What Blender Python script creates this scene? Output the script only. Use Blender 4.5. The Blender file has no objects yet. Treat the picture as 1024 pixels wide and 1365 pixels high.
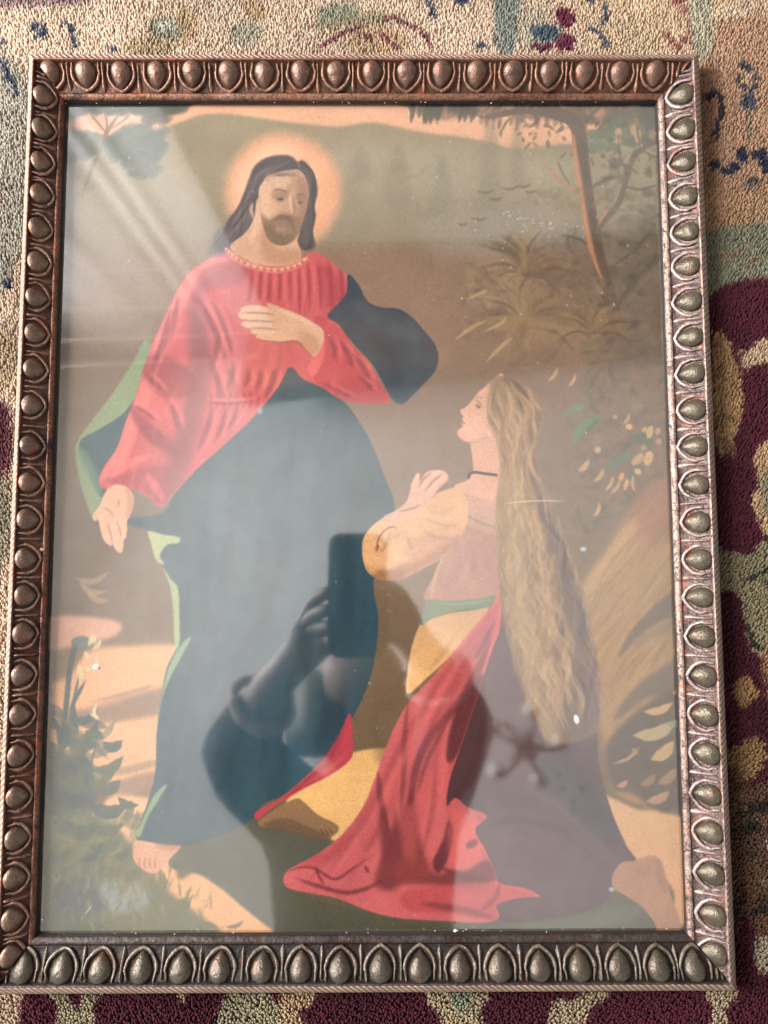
import bpy, bmesh, math, random
import numpy as np
from mathutils import Matrix, Vector

# ------------------------------------------------------------------ camera
sc = bpy.context.scene
C = sc.collection
random.seed(7)
rng = np.random.default_rng(11)
ZP = 0.006                       # height of the print above the rug
W, H = 0.40, 0.539               # visible print (sight size), metres
FPX, CX, CY = 946.0, 512.0, 682.5


def homog(src, dst):
    A = []
    for (x, y), (u, v) in zip(src, dst):
        A.append([x, y, 1, 0, 0, 0, -u * x, -u * y, -u])
        A.append([0, 0, 0, x, y, 1, -v * x, -v * y, -v])
    return np.linalg.svd(np.array(A, float))[2][-1].reshape(3, 3)


_w = [(-W / 2, H / 2), (W / 2, H / 2), (W / 2, -H / 2), (-W / 2, -H / 2)]
_p = [(86, 133), (878, 133), (916, 1246), (45, 1250)]
_K = np.array([[FPX, 0, CX], [0, FPX, CY], [0, 0, 1]])
_M = np.linalg.inv(_K) @ homog(_w, _p)
if _M[2, 2] < 0:
    _M = -_M
_s = (np.linalg.norm(_M[:, 0]) + np.linalg.norm(_M[:, 1])) / 2
_r1 = _M[:, 0] / np.linalg.norm(_M[:, 0])
_r2 = _M[:, 1] / np.linalg.norm(_M[:, 1])
_r2 = _r2 - _r1 * (_r1 @ _r2)
_r2 /= np.linalg.norm(_r2)
ROT = np.stack([_r1, _r2, np.cross(_r1, _r2)], 1)      # world -> camera (x right, y down, z ahead)
CAM = -ROT.T @ (_M[:, 2] / _s)
CAM[2] += ZP


def on_plane(px, py, z):
    """where the sight line through a spot of the photograph meets the level z"""
    d = ROT.T @ np.array([(px - CX) / FPX, (py - CY) / FPX, 1.0])
    t = (z - CAM[2]) / d[2]
    return CAM + t * d


def mirrored(px, py, z):
    """what stands at height z on the ray that the glass sends to this spot"""
    zg = ZP + 0.0015
    d = ROT.T @ np.array([(px - CX) / FPX, (py - CY) / FPX, 1.0])
    g = CAM + (zg - CAM[2]) / d[2] * d
    return g + (z - zg) / -d[2] * np.array([d[0], d[1], -d[2]])


cam_d = bpy.data.cameras.new('camera')
cam_d.sensor_fit = 'VERTICAL'
cam_d.sensor_height = 24.0
cam_d.lens = FPX / 1365.0 * 24.0
cam_d.clip_start = 0.01
cam_d.clip_end = 60
cam = bpy.data.objects.new('camera', cam_d)
C.objects.link(cam)
_m = Matrix(((ROT[0, 0], -ROT[1, 0], -ROT[2, 0], CAM[0]), (ROT[0, 1], -ROT[1, 1], -ROT[2, 1], CAM[1]), (ROT[0, 2], -ROT[1, 2], -ROT[2, 2], CAM[2]), (0, 0, 0, 1)))
cam.matrix_world = _m
sc.camera = cam

# ------------------------------------------------------------------ light and exposure
sc.view_settings.view_transform = 'Standard'
sc.view_settings.look = 'None'
sc.view_settings.exposure = 0.48
sc.view_settings.gamma = 1.0
sc.cycles.use_denoising = True
sc.cycles.max_bounces = 8
sc.cycles.transparent_max_bounces = 8
sc.cycles.caustics_reflective = False
sc.cycles.caustics_refractive = False
wd = bpy.data.worlds.new('World')
sc.world = wd
wd.use_nodes = True
_bg = wd.node_tree.nodes['Background']
_bg.inputs[0].default_value = (0.93, 1.0, 1.03, 1)
_bg.inputs[1].default_value = 0.66


def area(name, loc, target, sx, sy, power, col):
    d = bpy.data.lights.new(name, 'AREA')
    d.shape = 'RECTANGLE'
    d.size, d.size_y = sx, sy
    d.energy = power
    d.color = col
    o = bpy.data.objects.new(name, d)
    C.objects.link(o)
    o.location = loc
    o.rotation_euler = (Vector(target) - Vector(loc)).to_track_quat('-Z', 'Y').to_euler()
    return o


area('window_light', (-1.80, 0.45, 1.12), (0, 0, 0), 0.9, 1.2, 128, (0.99, 0.985, 0.98))


# ------------------------------------------------------------------ scene helpers
def tag(o, label=None, cat=None, group=None, kind=None):
    for k_, v_ in (('label', label), ('category', cat), ('group', group), ('kind', kind)):
        if v_:
            o[k_] = v_
    return o


def empty(name, loc=(0, 0, 0)):
    o = bpy.data.objects.new(name, None)
    C.objects.link(o)
    o.location = loc
    o.empty_display_size = .05
    return o


def mesh_obj(name, verts, faces, mat=None, parent=None, smooth=True):
    me = bpy.data.meshes.new(name)
    me.from_pydata([tuple(v) for v in verts], [], [tuple(f) for f in faces])
    me.update()
    if smooth:
        me.polygons.foreach_set('use_smooth', np.ones(len(me.polygons), bool))
    if mat:
        me.materials.append(mat)
    o = bpy.data.objects.new(name, me)
    C.objects.link(o)
    if parent:
        o.parent = parent
    return o


def placed(name, me, mw, parent):
    o = bpy.data.objects.new(name, me)
    C.objects.link(o)
    o.parent = parent
    o.matrix_local = mw
    return o


def tube(path, rad, n=6, closed_end=True):
    """verts, faces of a round bar through path with a radius for each point"""
    P = np.array(path, float)
    d = np.gradient(P, axis=0)
    d /= np.linalg.norm(d, axis=1)[:, None] + 1e-12
    up = np.array([0.0, 0, 1.0]) if abs(d[0][2]) < .9 else np.array([1.0, 0, 0])
    V, Fc = [], []
    for i in range(len(P)):
        a = np.cross(up, d[i])
        a /= np.linalg.norm(a) + 1e-12
        b = np.cross(d[i], a)
        up = b
        for j in range(n):
            t = 2 * math.pi * j / n
            V.append(P[i] + rad[i] * (math.cos(t) * a + math.sin(t) * b))
    for i in range(len(P) - 1):
        for j in range(n):
            k = (j + 1) % n
            Fc.append((i * n + j, i * n + k, (i + 1) * n + k, (i + 1) * n + j))
    if closed_end:
        Fc.append(tuple(range(n))[::-1])
        Fc.append(tuple((len(P) - 1) * n + j for j in range(n)))
    return V, Fc


class NT:
    """short way to write a node material"""

    def __init__(s, name):
        s.m = bpy.data.materials.new(name)
        s.m.use_nodes = True
        s.t = s.m.node_tree
        s.p = s.t.nodes['Principled BSDF']

    def n(s, typ, inp=None, **kw):
        o = s.t.nodes.new('ShaderNode' + typ)
        for k_, v_ in kw.items():
            setattr(o, k_, v_)
        for k_, v_ in (inp or {}).items():
            s.set(o, k_, v_)
        return o

    def set(s, o, k_, v_):
        if isinstance(v_, bpy.types.NodeSocket):
            s.t.links.new(v_, o.inputs[k_])
        elif isinstance(v_, bpy.types.Node):
            s.t.links.new(v_.outputs[0], o.inputs[k_])
        else:
            o.inputs[k_].default_value = v_

    def ramp(s, fac, stops):
        r = s.n('ValToRGB', {'Fac': fac})
        e = r.color_ramp.elements
        while len(e) < len(stops):
            e.new(.5)
        for q, (p, c) in zip(e, stops):
            q.position = p
            q.color = (*c, 1) if len(c) == 3 else c
        return r

    def mix(s, f, a, b, typ='MIX'):
        m = s.n('Mix', data_type='RGBA', blend_type=typ)
        s.set(m, 0, f)
        s.set(m, 6, a if not isinstance(a, tuple) or len(a) == 4 else (*a, 1))
        s.set(m, 7, b if not isinstance(b, tuple) or len(b) == 4 else (*b, 1))
        return m.outputs[2]


def lin(r, g, b):
    f = lambda c: (c / 255 / 12.92) if c / 255 <= .04045 else ((c / 255 + .055) / 1.055) ** 2.4
    return (f(r), f(g), f(b))


# ------------------------------------------------------------------ painting on a numpy canvas
def blur(a, r):
    r = int(r)
    if r < 1:
        return a
    for ax in (0, 1):
        n = a.shape[ax]
        pad = [(0, 0)] * a.ndim
        pad[ax] = (r + 1, r)
        c = np.cumsum(np.pad(a, pad, mode='edge'), axis=ax)
        a = (np.take(c, np.arange(2 * r + 1, n + 2 * r + 1), axis=ax) - np.take(c, np.arange(0, n), axis=ax)) / (2 * r + 1)
    return a


def vnoise(h, w, cell, seed, cellx=None):
    """smooth value noise, -1 .. 1"""
    g = np.random.default_rng(seed)
    cx_ = cellx or cell
    gh, gw = int(h / cell) + 3, int(w / cx_) + 3
    t = g.random((gh, gw)) * 2 - 1
    y = np.arange(h) / cell
    x = np.arange(w) / cx_
    yi, xi = y.astype(int), x.astype(int)
    fy, fx = y - yi, x - xi
    fy = (fy * fy * (3 - 2 * fy))[:, None]
    fx = (fx * fx * (3 - 2 * fx))[None, :]
    a, b = t[yi][:, xi], t[yi][:, xi + 1]
    c, d = t[yi + 1][:, xi], t[yi + 1][:, xi + 1]
    return (a * (1 - fx) + b * fx) * (1 - fy) + (c * (1 - fx) + d * fx) * fy


def spline(pts, closed=True, n=7):
    P = np.array(pts, float)
    if closed:
        P0, P1, P2, P3 = np.roll(P, 1, 0), P, np.roll(P, -1, 0), np.roll(P, -2, 0)
    else:
        E_ = np.vstack([2 * P[0] - P[1], P, 2 * P[-1] - P[-2]])
        P0, P1, P2, P3 = E_[:-3], E_[1:-2], E_[2:-1], E_[3:]
    out = []
    for t in np.arange(n) / n:
        out.append(0.5 * (2 * P1 + (P2 - P0) * t + (2 * P0 - 5 * P1 + 4 * P2 - P3) * t * t + (3 * P1 - P0 - 3 * P2 + P3) * t ** 3))
    o = np.stack(out, 1).reshape(-1, 2)
    return o if closed else np.vstack([o, P[-1]])


class Canvas:
    """x0,y0,x1,y1: the window in world metres; colours are sRGB 0-255"""

    def __init__(s, x0, y0, x1, y1, ppm, z):
        s.x0, s.y1, s.ppm, s.z = x0, y1, ppm, z
        s.w, s.h = int((x1 - x0) * ppm), int((y1 - y0) * ppm)
        s.a = np.zeros((s.h, s.w, 3), np.float32)
        s.k = ppm / 2050.0           # canvas pixels per photograph pixel, about
        s.clip = None

    def T(s, pts):
        P = np.array(pts, float)
        d = np.stack([(P[:, 0] - CX) / FPX, (P[:, 1] - CY) / FPX, np.ones(len(P))], 1) @ ROT
        t = (s.z - CAM[2]) / d[:, 2]
        g = CAM[None] + t[:, None] * d
        return np.stack([(g[:, 0] - s.x0) * s.ppm, (s.y1 - g[:, 1]) * s.ppm], 1)

    def mask(s, Q, soft):
        r = max(0, int(round(soft * s.k / 1.6)))
        pad = 3 * r + 3
        xa, ya = np.floor(Q.min(0)).astype(int) - pad
        xb, yb = np.ceil(Q.max(0)).astype(int) + pad
        xa, ya, xb, yb = max(xa, 0), max(ya, 0), min(xb, s.w), min(yb, s.h)
        if xb <= xa or yb <= ya:
            return None
        m = np.zeros((yb - ya, xb - xa), np.float32)
        X = np.arange(xa, xb)[None, :] + 0.5
        for sub in ((0.25, 0.75) if r < 2 else (0.5,)):
            Y = (np.arange(ya, yb) + sub)
            b = np.zeros(m.shape, bool)
            for (ax, ay), (bx, by) in zip(Q, np.roll(Q, -1, 0)):
                if ay == by:
                    continue
                lo, hi = (ay, by) if ay < by else (by, ay)
                i0, i1 = np.searchsorted(Y, [lo, hi])
                if i1 <= i0:
                    continue
                xi = ax + (Y[i0:i1] - ay) * (bx - ax) / (by - ay)
                b[i0:i1] ^= X < xi[:, None]
            m += b * (0.5 if r < 2 else 1.0)
        if r:
            m = blur(blur(m, r), r)
        elif min(m.shape) > 2:
            m = blur(m, 1) * 0.5 + m * 0.5
        return m, xa, ya, xb, yb

    def put(s, got, col, alpha):
        if got is None:
            return
        m, xa, ya, xb, yb = got
        if s.clip is not None:
            m = m * s.clip[ya:yb, xa:xb]
        m = (m * alpha)[..., None]
        if callable(col):
            col = col(xa, ya, xb, yb)
        else:
            col = np.array(col, np.float32)
        s.a[ya:yb, xa:xb] = s.a[ya:yb, xa:xb] * (1 - m) + col * m

    def fill(s, pts, col, soft=1.0, alpha=1.0, smooth=True):
        Q = s.T(pts)
        if smooth:
            Q = spline(Q)
        got = s.mask(Q, soft)
        s.put(got, col, alpha)
        return got

    def line(s, pts, w, col, soft=0.8, alpha=1.0, taper=(0.15, 0.15), smooth=True):
        """a brush stroke through pts, w wide in photograph pixels"""
        Q = s.T(pts)
        if smooth and len(Q) > 2:
            Q = spline(Q, False, 6)
        elif len(Q) == 2:
            Q = Q[0] + (Q[1] - Q[0]) * np.linspace(0, 1, 5)[:, None]
        d = np.gradient(Q, axis=0)
        nrm = np.stack([-d[:, 1], d[:, 0]], 1) / (np.linalg.norm(d, axis=1)[:, None] + 1e-9)
        t = np.linspace(0, 1, len(Q))
        prof = np.minimum(1, np.minimum(taper[0] + t * 3.2, taper[1] + (1 - t) * 3.2))
        hw = (0.5 * w * s.k * prof)[:, None]
        s.put(s.mask(np.vstack([Q + nrm * hw, (Q - nrm * hw)[::-1]]), soft), col, alpha)

    def oval(s, x, y, rx, ry, col, soft=1.0, alpha=1.0, rot=0.0):
        a = np.linspace(0, 2 * np.pi, 20, endpoint=False)
        c_, s_ = math.cos(rot), math.sin(rot)
        u, v = rx * np.cos(a), ry * np.sin(a)
        s.fill(np.stack([x + u * c_ - v * s_, y + u * s_ + v * c_], 1), col, soft, alpha, False)

    def within(s, got):
        """later strokes stay inside this shape, None lifts it"""
        if got is None:
            s.clip = None
            return
        m, xa, ya, xb, yb = got
        s.clip = np.zeros((s.h, s.w), np.float32)
        s.clip[ya:yb, xa:xb] = m

    def leaf(s, x, y, l, w, ang, col, bend=0.0, alpha=1.0, soft=0.7):
        a = math.radians(ang)
        dx, dy = math.cos(a), -math.sin(a)
        mx, my = x + dx * l * .5 - dy * bend * l, y + dy * l * .5 + dx * bend * l
        s.line([(x, y), (mx, my), (x + dx * l, y + dy * l)], w, col, soft, alpha, (0.1, 0.02))


def gradient(cv, stops, ax=1):
    """colour running along the photograph's y (ax=1) or x (ax=0): stops = [(position, colour), ...]"""
    ps = np.array([p for p, _ in stops], float)
    cs = np.array([c for _, c in stops], float)
    if ax == 1:
        t = cv.T([(500, p) for p in ps])[:, 1]
    else:
        t = cv.T([(p, 700) for p in ps])[:, 0]

    def f(xa, ya, xb, yb):
        q = np.arange(ya, yb) if ax == 1 else np.arange(xa, xb)
        o = np.stack([np.interp(q, t, cs[:, k]) for k in range(3)], -1).astype(np.float32)
        return o[:, None, :] if ax == 1 else o[None, :, :]
    return f


def paint_print():
    cv = Canvas(-W / 2 - .006, -H / 2 - .006, W / 2 + .006, H / 2 + .006, 3100, ZP)
    R = random.Random(5)
    F, L, O, LF = cv.fill, cv.line, cv.oval, cv.leaf
    # ---- landscape
    F([(20, 100), (990, 100), (990, 1300), (0, 1300)], gradient(cv, [(130, (146, 132, 101)), (230, (140, 124, 92)), (320, (128, 108, 80)), (345, (134, 108, 82)), (480, (127, 104, 80)), (640, (120, 102, 80)), (800, (122, 98, 70)), (1010, (112, 88, 56)), (1250, (96, 82, 56))]), 0, 1, False)
    sky = [(60, 110), (930, 110), (930, 172), (860, 182), (800, 188), (740, 190), (690, 196), (650, 186), (610, 179), (560, 173), (520, 164), (490, 160), (455, 166), (420, 164), (370, 158), (310, 150), (270, 150), (240, 160), (200, 172), (150, 180), (110, 186), (60, 188)]
    F(sky, gradient(cv, [(130, (232, 170, 128)), (200, (214, 162, 120))]), 3)
    F([(60, 230), (250, 205), (420, 182), (560, 186), (720, 210), (930, 205), (930, 300), (60, 320)], (150, 136, 106), 22, .5)
    F([(440, 190), (640, 200), (760, 205), (720, 260), (500, 250)], (160, 146, 118), 16, .55)
    for x, y0, y1, w in ((655, 140, 300, 32), (690, 150, 240, 18), (530, 185, 270, 34), (480, 190, 240, 26), (590, 200, 290, 30)):
        F([(x - w * .5, y1), (x - w * .42, (y0 + y1) / 2), (x, y0), (x + w * .42, (y0 + y1) / 2), (x + w * .5, y1)], (128, 118, 92), 6, .55)
    # hillside, the brown slope and a pale mist above it
    F([(300, 335), (480, 330), (640, 338), (760, 352), (900, 372), (930, 620), (560, 700), (420, 560), (330, 420)], (131, 103, 80), 14, .55)
    F([(560, 290), (660, 275), (760, 285), (800, 320), (700, 345), (580, 335)], (148, 138, 118), 18, .55)
    F([(730, 330), (930, 300), (930, 470), (820, 480), (760, 420)], (98, 88, 72), 26, .55)
    F([(80, 500), (200, 480), (240, 600), (200, 720), (120, 800), (60, 800)], (104, 90, 74), 30, .45)
    F([(60, 690), (240, 690), (240, 840), (60, 830)], (96, 80, 66), 22, .5)
    for i in range(260):
        x, y = R.uniform(70, 910), R.uniform(200, 800)
        c = R.choice([(150, 130, 96), (110, 92, 70), (140, 112, 88), (118, 104, 84)])
        LF(x, y, R.uniform(12, 46), R.uniform(2, 7), R.uniform(-25, 60), c, R.uniform(-.2, .2), .16, 2.5)
    # ---- trees hanging in from the top corners
    dk = (74, 80, 66)

    def clump(x, y, rx, ry, n, col, a=.55, smin=4, smax=10):
        for _ in range(n):
            r = math.sqrt(R.random())
            t = R.random() * 6.283
            O(x + rx * r * math.cos(t), y + ry * r * math.sin(t), R.uniform(smin, smax), R.uniform(smin * .6, smax * .6), col, 1.4, a * R.uniform(.5, 1), R.uniform(-.6, .6))
    F([(70, 120), (250, 120), (245, 146), (222, 152), (200, 158), (176, 148), (150, 151), (120, 146), (95, 156), (70, 160)], dk, 4, .95)
    clump(150, 141, 100, 9, 90, dk)
    clump(208, 158, 18, 20, 40, (88, 92, 76))
    F([(70, 182), (92, 170), (118, 176), (132, 186), (126, 204), (100, 212), (70, 214)], (88, 92, 74), 5, .85)
    clump(100, 190, 34, 20, 70, (82, 88, 70))
    F([(136, 196), (152, 176), (176, 162), (200, 168), (216, 190), (212, 210), (196, 222), (172, 216), (152, 206)], (94, 98, 80), 5, .85)
    clump(178, 192, 40, 28, 130, (86, 92, 76))
    clump(190, 222, 20, 12, 30, (96, 100, 82))
    L([(106, 262), (116, 235), (130, 200), (141, 174), (150, 160), (160, 146)], 6, (118, 96, 70), 1, .8)
    L([(141, 176), (128, 160), (118, 150)], 3, (110, 90, 66), .8, .8)
    L([(140, 178), (141, 160), (138, 148)], 3, (110, 90, 66), .8, .8)
    L([(146, 170), (164, 158), (176, 146)], 2.5, (110, 90, 66), .8, .8)
    L([(182, 166), (196, 158), (204, 152)], 2, (110, 90, 66), .8, .7)
    L([(100, 250), (118, 212), (140, 203)], 5, (158, 138, 104), 2.5, .5)
    # right hand tree
    F([(545, 120), (930, 120), (930, 170), (890, 176), (850, 172), (815, 166), (780, 160), (740, 156), (700, 152), (660, 146), (640, 149), (612, 153), (590, 157), (566, 150), (548, 142)], (92, 82, 62), 4, .62)
    for i in range(44):
        x = R.uniform(546, 640)
        L([(x, 132), (x - 3 + R.uniform(-3, 3), 146 + R.uniform(0, 18))], R.uniform(4, 8), (80, 76, 60), 1.2, .7)
    for i in range(80):
        x = R.uniform(640, 890)
        L([(x, 130), (x - 2 + R.uniform(-4, 4), 148 + R.uniform(0, 22))], R.uniform(4, 10), R.choice([(92, 72, 56), (84, 80, 60), (120, 84, 64)]), 1.8, .5)
    for x, y, rx, ry in ((700, 143, 26, 9), (745, 146, 18, 8), (655, 139, 20, 7), (795, 146, 14, 8)):
        O(x, y, rx, ry, (205, 140, 108), 3, .55)
    L([(620, 142), (650, 154), (690, 148), (720, 146)], 3, (98, 62, 50), 1, .8)
    for br in ([(772, 170), (790, 150), (806, 134)], [(776, 190), (800, 170), (816, 146)], [(785, 250), (812, 236), (834, 232)], [(796, 330), (770, 316), (750, 312)], [(804, 360), (832, 344), (860, 318), (880, 290)], [(856, 196), (874, 206), (892, 204)], [(834, 246), (856, 250), (880, 244)], [(690, 148), (676, 160), (668, 176)], [(724, 146), (716, 160), (704, 168)]):
        L(br, R.uniform(3, 6), (88, 72, 56), 1, .75)
    for i in range(200):
        x = 640 + 260 * R.random() ** .7
        y = 132 + R.random() ** 1.6 * (30 + (x - 640) * .35)
        LF(x, y, R.uniform(6, 16), R.uniform(3, 6), R.uniform(200, 340), R.choice([(76, 74, 56), (96, 92, 66), (88, 68, 52), (112, 104, 74)]), 0, .6, .9)
    clump(846, 168, 46, 24, 150, (92, 96, 74))
    clump(800, 184, 28, 14, 50, (104, 110, 82))
    clump(880, 150, 24, 22, 60, (80, 80, 64))
    for x, y, h in ((826, 170, 18), (852, 172, 14), (846, 164, 12), (872, 172, 16)):
        F([(x - 4, y), (x + 4, y), (x + 3, y + h), (x - 3, y + h)], (196, 156, 112), 1.5, .7)
    L([(648, 152), (700, 144), (735, 146), (760, 154), (772, 170), (776, 200), (782, 250), (792, 310), (806, 370), (824, 430)], 20, (92, 74, 58), 1.5, .95, (.2, 1))
    L([(766, 176), (769, 210), (775, 250), (783, 300), (792, 340), (806, 378)], 7, (196, 136, 92), 2, .85, (.3, .2))
    L([(778, 180), (783, 230), (791, 290), (804, 350)], 5, (70, 58, 46), 2, .6)
    L([(718, 203), (736, 226), (752, 242), (768, 252), (778, 256)], 4.5, (170, 120, 84), 1, .8)
    L([(744, 208), (750, 226), (762, 246)], 3, (104, 86, 66), 1, .7)
    L([(914, 168), (888, 182), (856, 196), (842, 216), (834, 246), (824, 272), (802, 298), (796, 310)], 8, (98, 84, 66), 1.2, .9, (.25, .5))
    L([(838, 230), (828, 205), (826, 176)], 3, (92, 78, 60), 1, .8)
    L([(856, 196), (852, 176), (850, 160)], 3, (92, 78, 60), 1, .8)
    L([(798, 300), (806, 286), (814, 272)], 3, (186, 132, 92), 1, .7)
    clump(760, 262, 60, 14, 40, (112, 100, 72), .3)
    clump(860, 330, 40, 60, 70, (92, 86, 70), .35, 4, 12)
    for x, y, l in ((636, 252, 26), (668, 248, 30), (690, 246, 20), (652, 262, 20), (700, 252, 18), (628, 288, 24), (610, 296, 16)):
        LF(x, y, l, 4, R.uniform(0, 18), (100, 90, 66), .15, .75, 1)
    for i in range(260):
        x, y = R.uniform(590, 830), R.uniform(318, 470)
        if ((x - 710) / 120) ** 2 + ((y - 395) / 80) ** 2 < R.uniform(.5, 1.1):
            LF(x, y, R.uniform(14, 40), R.uniform(3, 8), R.choice([R.uniform(-40, 30), R.uniform(150, 220), R.uniform(40, 140)]), R.choice([(104, 84, 62), (132, 108, 76), (92, 74, 56), (146, 120, 84)]), R.uniform(-.25, .25), .38, 1.6)
    for i in range(420):
        x, y = R.uniform(800, 915), R.uniform(150, 470)
        if R.random() < .35 + (y - 150) / 600:
            O(x, y, R.uniform(3, 10), R.uniform(2, 6), R.choice([(84, 80, 62), (102, 96, 74), (72, 66, 54), (120, 108, 82)]), 1.6, .4, R.uniform(-1, 1))
    for i in range(420):
        x, y = R.uniform(736, 915), R.uniform(440, 720)
        if x > 760 + abs(y - 580) * .12:
            LF(x, y, R.uniform(10, 40), R.uniform(2, 8), R.uniform(10, 75) + R.choice([0, 0, 90]), R.choice([(96, 86, 66), (124, 106, 78), (80, 76, 60), (146, 120, 86), (104, 100, 74)]), R.uniform(-.2, .2), .34, 1.3)
    # ---- agave like bush in the middle distance
    for cx_, cy_, n, r0, r1 in ((702, 362, 15, 30, 78), (700, 432, 20, 34, 92), (790, 440, 8, 30, 70)):
        for i in range(n):
            a = 200 - 220 * i / (n - 1) + R.uniform(-8, 8)
            l = R.uniform(r0, r1)
            LF(cx_, cy_, l, R.uniform(7, 13), a, R.choice([(142, 116, 80), (132, 106, 74), (146, 122, 86), (108, 90, 66)]), .16 * (1 if a > 90 else -1), .55, 1.8)
            LF(cx_ + 3, cy_ + 4, l * .9, 4, a - 4, (92, 74, 56), .16 * (1 if a > 90 else -1), .6, 1.2)
    for i in range(15):
        LF(706, 420, R.uniform(40, 80), R.uniform(7, 12), R.uniform(190, 350), R.choice([(146, 118, 78), (136, 110, 76), (118, 96, 70)]), R.uniform(-.1, .1), .5, 1.8)
    for p in ([(622, 398), (645, 388), (650, 388)], [(607, 452), (630, 435), (652, 425)], [(648, 440), (668, 430), (676, 422)], [(648, 482), (668, 462), (684, 448)]):
        L(p, 5, (176, 146, 100), .8, .8)
    L([(815, 420), (850, 370), (885, 335)], 8, (84, 74, 58), 2, .6)
    L([(820, 425), (862, 372), (890, 345)], 4, (120, 106, 82), 1.5, .5)
    for i in range(26):
        LF(R.uniform(780, 890), R.uniform(430, 620), R.uniform(40, 90), R.uniform(6, 16), R.uniform(15, 50), R.choice([(142, 120, 90), (104, 92, 74), (134, 112, 84), (92, 84, 70)]), R.uniform(-.2, .2), .3, 3)
    # ---- shrub with flowers at the right
    for p, w, c in (([(752, 552), (768, 544), (786, 541)], 11, (112, 124, 92)), ([(764, 592), (778, 570), (806, 552)], 15, (104, 122, 86)), ([(776, 584), (790, 566), (804, 556)], 5, (82, 104, 74)), ([(808, 628), (826, 612), (846, 606)], 14, (98, 112, 88)), ([(846, 580), (860, 586), (874, 584)], 16, (94, 100, 76)), ([(838, 640), (850, 628), (860, 620)], 12, (94, 102, 80))):
        L(p, w, c, 1, .9)
    for x, y, l, w, a in ((758, 515, 22, 4, 60), (731, 508, 24, 4, 55), (793, 642, 24, 6, 55), (772, 628, 22, 8, 48), (794, 688, 20, 5, 70), (808, 655, 26, 4, 65), (815, 658, 24, 4, 55), (832, 565, 18, 4, 60), (864, 584, 16, 8, 70), (843, 618, 22, 10, 45), (863, 602, 1, 1, 0), (846, 632, 24, 4, -85), (857, 574, 9, 6, 40)):
        LF(x, y, l, w, a, (190, 152, 102), .1, .9, .6)
    for x, y, rx, ry, c in ((798, 599, 4.5, 4.5, (196, 160, 116)), (840, 568, 5, 4, (204, 158, 98)), (868, 574, 4, 8, (196, 156, 104)), (879, 574, 4, 5, (180, 144, 104)), (866, 610, 6, 10, (200, 158, 104)), (880, 588, 4, 4, (176, 142, 110)), (830, 635, 3.5, 6, (206, 150, 100)), (836, 646, 3, 8, (206, 146, 100)), (852, 628, 5, 4, (206, 160, 106)), (821, 555, 3, 3, (186, 148, 112)), (860, 596, 4, 4, (160, 140, 112))):
        O(x, y, rx, ry, c, .6, .95, .3)
    # ---- straw coloured bank sweeping down the right side
    bank = [(930, 640), (896, 632), (866, 650), (836, 688), (812, 730), (784, 770), (770, 792), (778, 830), (790, 880), (800, 940), (806, 1000), (818, 1050), (850, 1072), (930, 1080)]
    got = F(bank, gradient(cv, [(640, (150, 112, 82)), (760, (164, 126, 80)), (900, (156, 116, 70)), (1000, (164, 122, 74))]), 6)
    cv.within(got)
    F([(850, 640), (930, 630), (930, 720), (850, 720), (820, 700)], (150, 104, 84), 14, .6)
    F([(770, 795), (800, 740), (845, 690), (850, 710), (818, 760), (800, 800)], (184, 146, 92), 8, .7)
    for i in range(120):
        x, y = R.uniform(770, 900), R.uniform(690, 990)
        l = R.uniform(30, 90)
        c = R.choice([(178, 138, 88), (134, 98, 62), (168, 128, 86), (120, 90, 62), (186, 148, 98)])
        L([(x, y + l * .5), (x + l * .28, y), (x + l * .75, y - l * .5)], R.uniform(1.5, 5), c, 1.4, .34)
    F([(826, 878), (840, 846), (862, 820), (900, 786), (930, 770), (930, 812), (880, 830), (852, 852)], (98, 82, 62), 3, .85)
    F([(850, 852), (880, 836), (912, 822), (905, 840), (872, 852), (850, 866)], (128, 104, 74), 3, .8)
    F([(820, 960), (838, 930), (870, 900), (930, 868), (930, 930), (870, 930), (840, 950)], (96, 80, 62), 4, .85)
    F([(800, 1016), (812, 990), (840, 958), (880, 930), (930, 920), (930, 1090), (880, 1084), (845, 1060), (812, 1054)], (84, 70, 54), 5, .95)
    for x, y, l, w, a, c in ((860, 950, 42, 10, 18, (190, 150, 98)), (846, 982, 62, 16, 19, (176, 150, 104)), (870, 1014, 40, 15, 40, (192, 150, 92)), (856, 1048, 26, 9, 38, (140, 108, 68)), (880, 1046, 32, 12, 42, (150, 118, 78)), (864, 1070, 34, 11, 24, (170, 126, 90)), (824, 1050, 17, 7, 30, (180, 124, 92)), (818, 1020, 46, 4, 33, (176, 132, 90)), (845, 998, 12, 6, -40, (150, 120, 84)), (898, 925, 14, 7, 30, (170, 124, 88))):
        LF(x, y, l, w, a, c, .12, .95, .8)
    LF(890, 966, 24, 9, 10, (116, 132, 96), .1, .7, 1)
    cv.within(None)
    for i in range(50):
        LF(R.uniform(850, 910), R.uniform(1070, 1105), R.uniform(10, 22), 5, R.uniform(200, 300), (112, 92, 64), 0, .6, 1)
    # ---- the ground
    gnd = (218, 158, 108)
    F([(60, 826), (110, 822), (158, 830), (152, 848), (110, 858), (60, 866)], (206, 150, 116), 4, .9)
    F([(118, 868), (168, 862), (245, 864), (245, 915), (190, 926), (140, 944), (80, 952), (60, 940), (60, 915), (92, 900)], gnd, 5, .95)
    F([(80, 955), (140, 962), (245, 952), (245, 1020), (200, 1052), (150, 1060), (110, 1020), (60, 1000), (60, 960)], gnd, 5, .95)
    F([(100, 950), (150, 934), (228, 916), (228, 948), (160, 962), (90, 968)], (140, 108, 84), 5, .8)
    F([(120, 936), (160, 924), (200, 914), (198, 918), (160, 930)], (128, 100, 76), 2, .6)
    F([(135, 1030), (170, 1022), (205, 1014), (205, 1022), (160, 1034)], (150, 116, 82), 2, .8)
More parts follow.
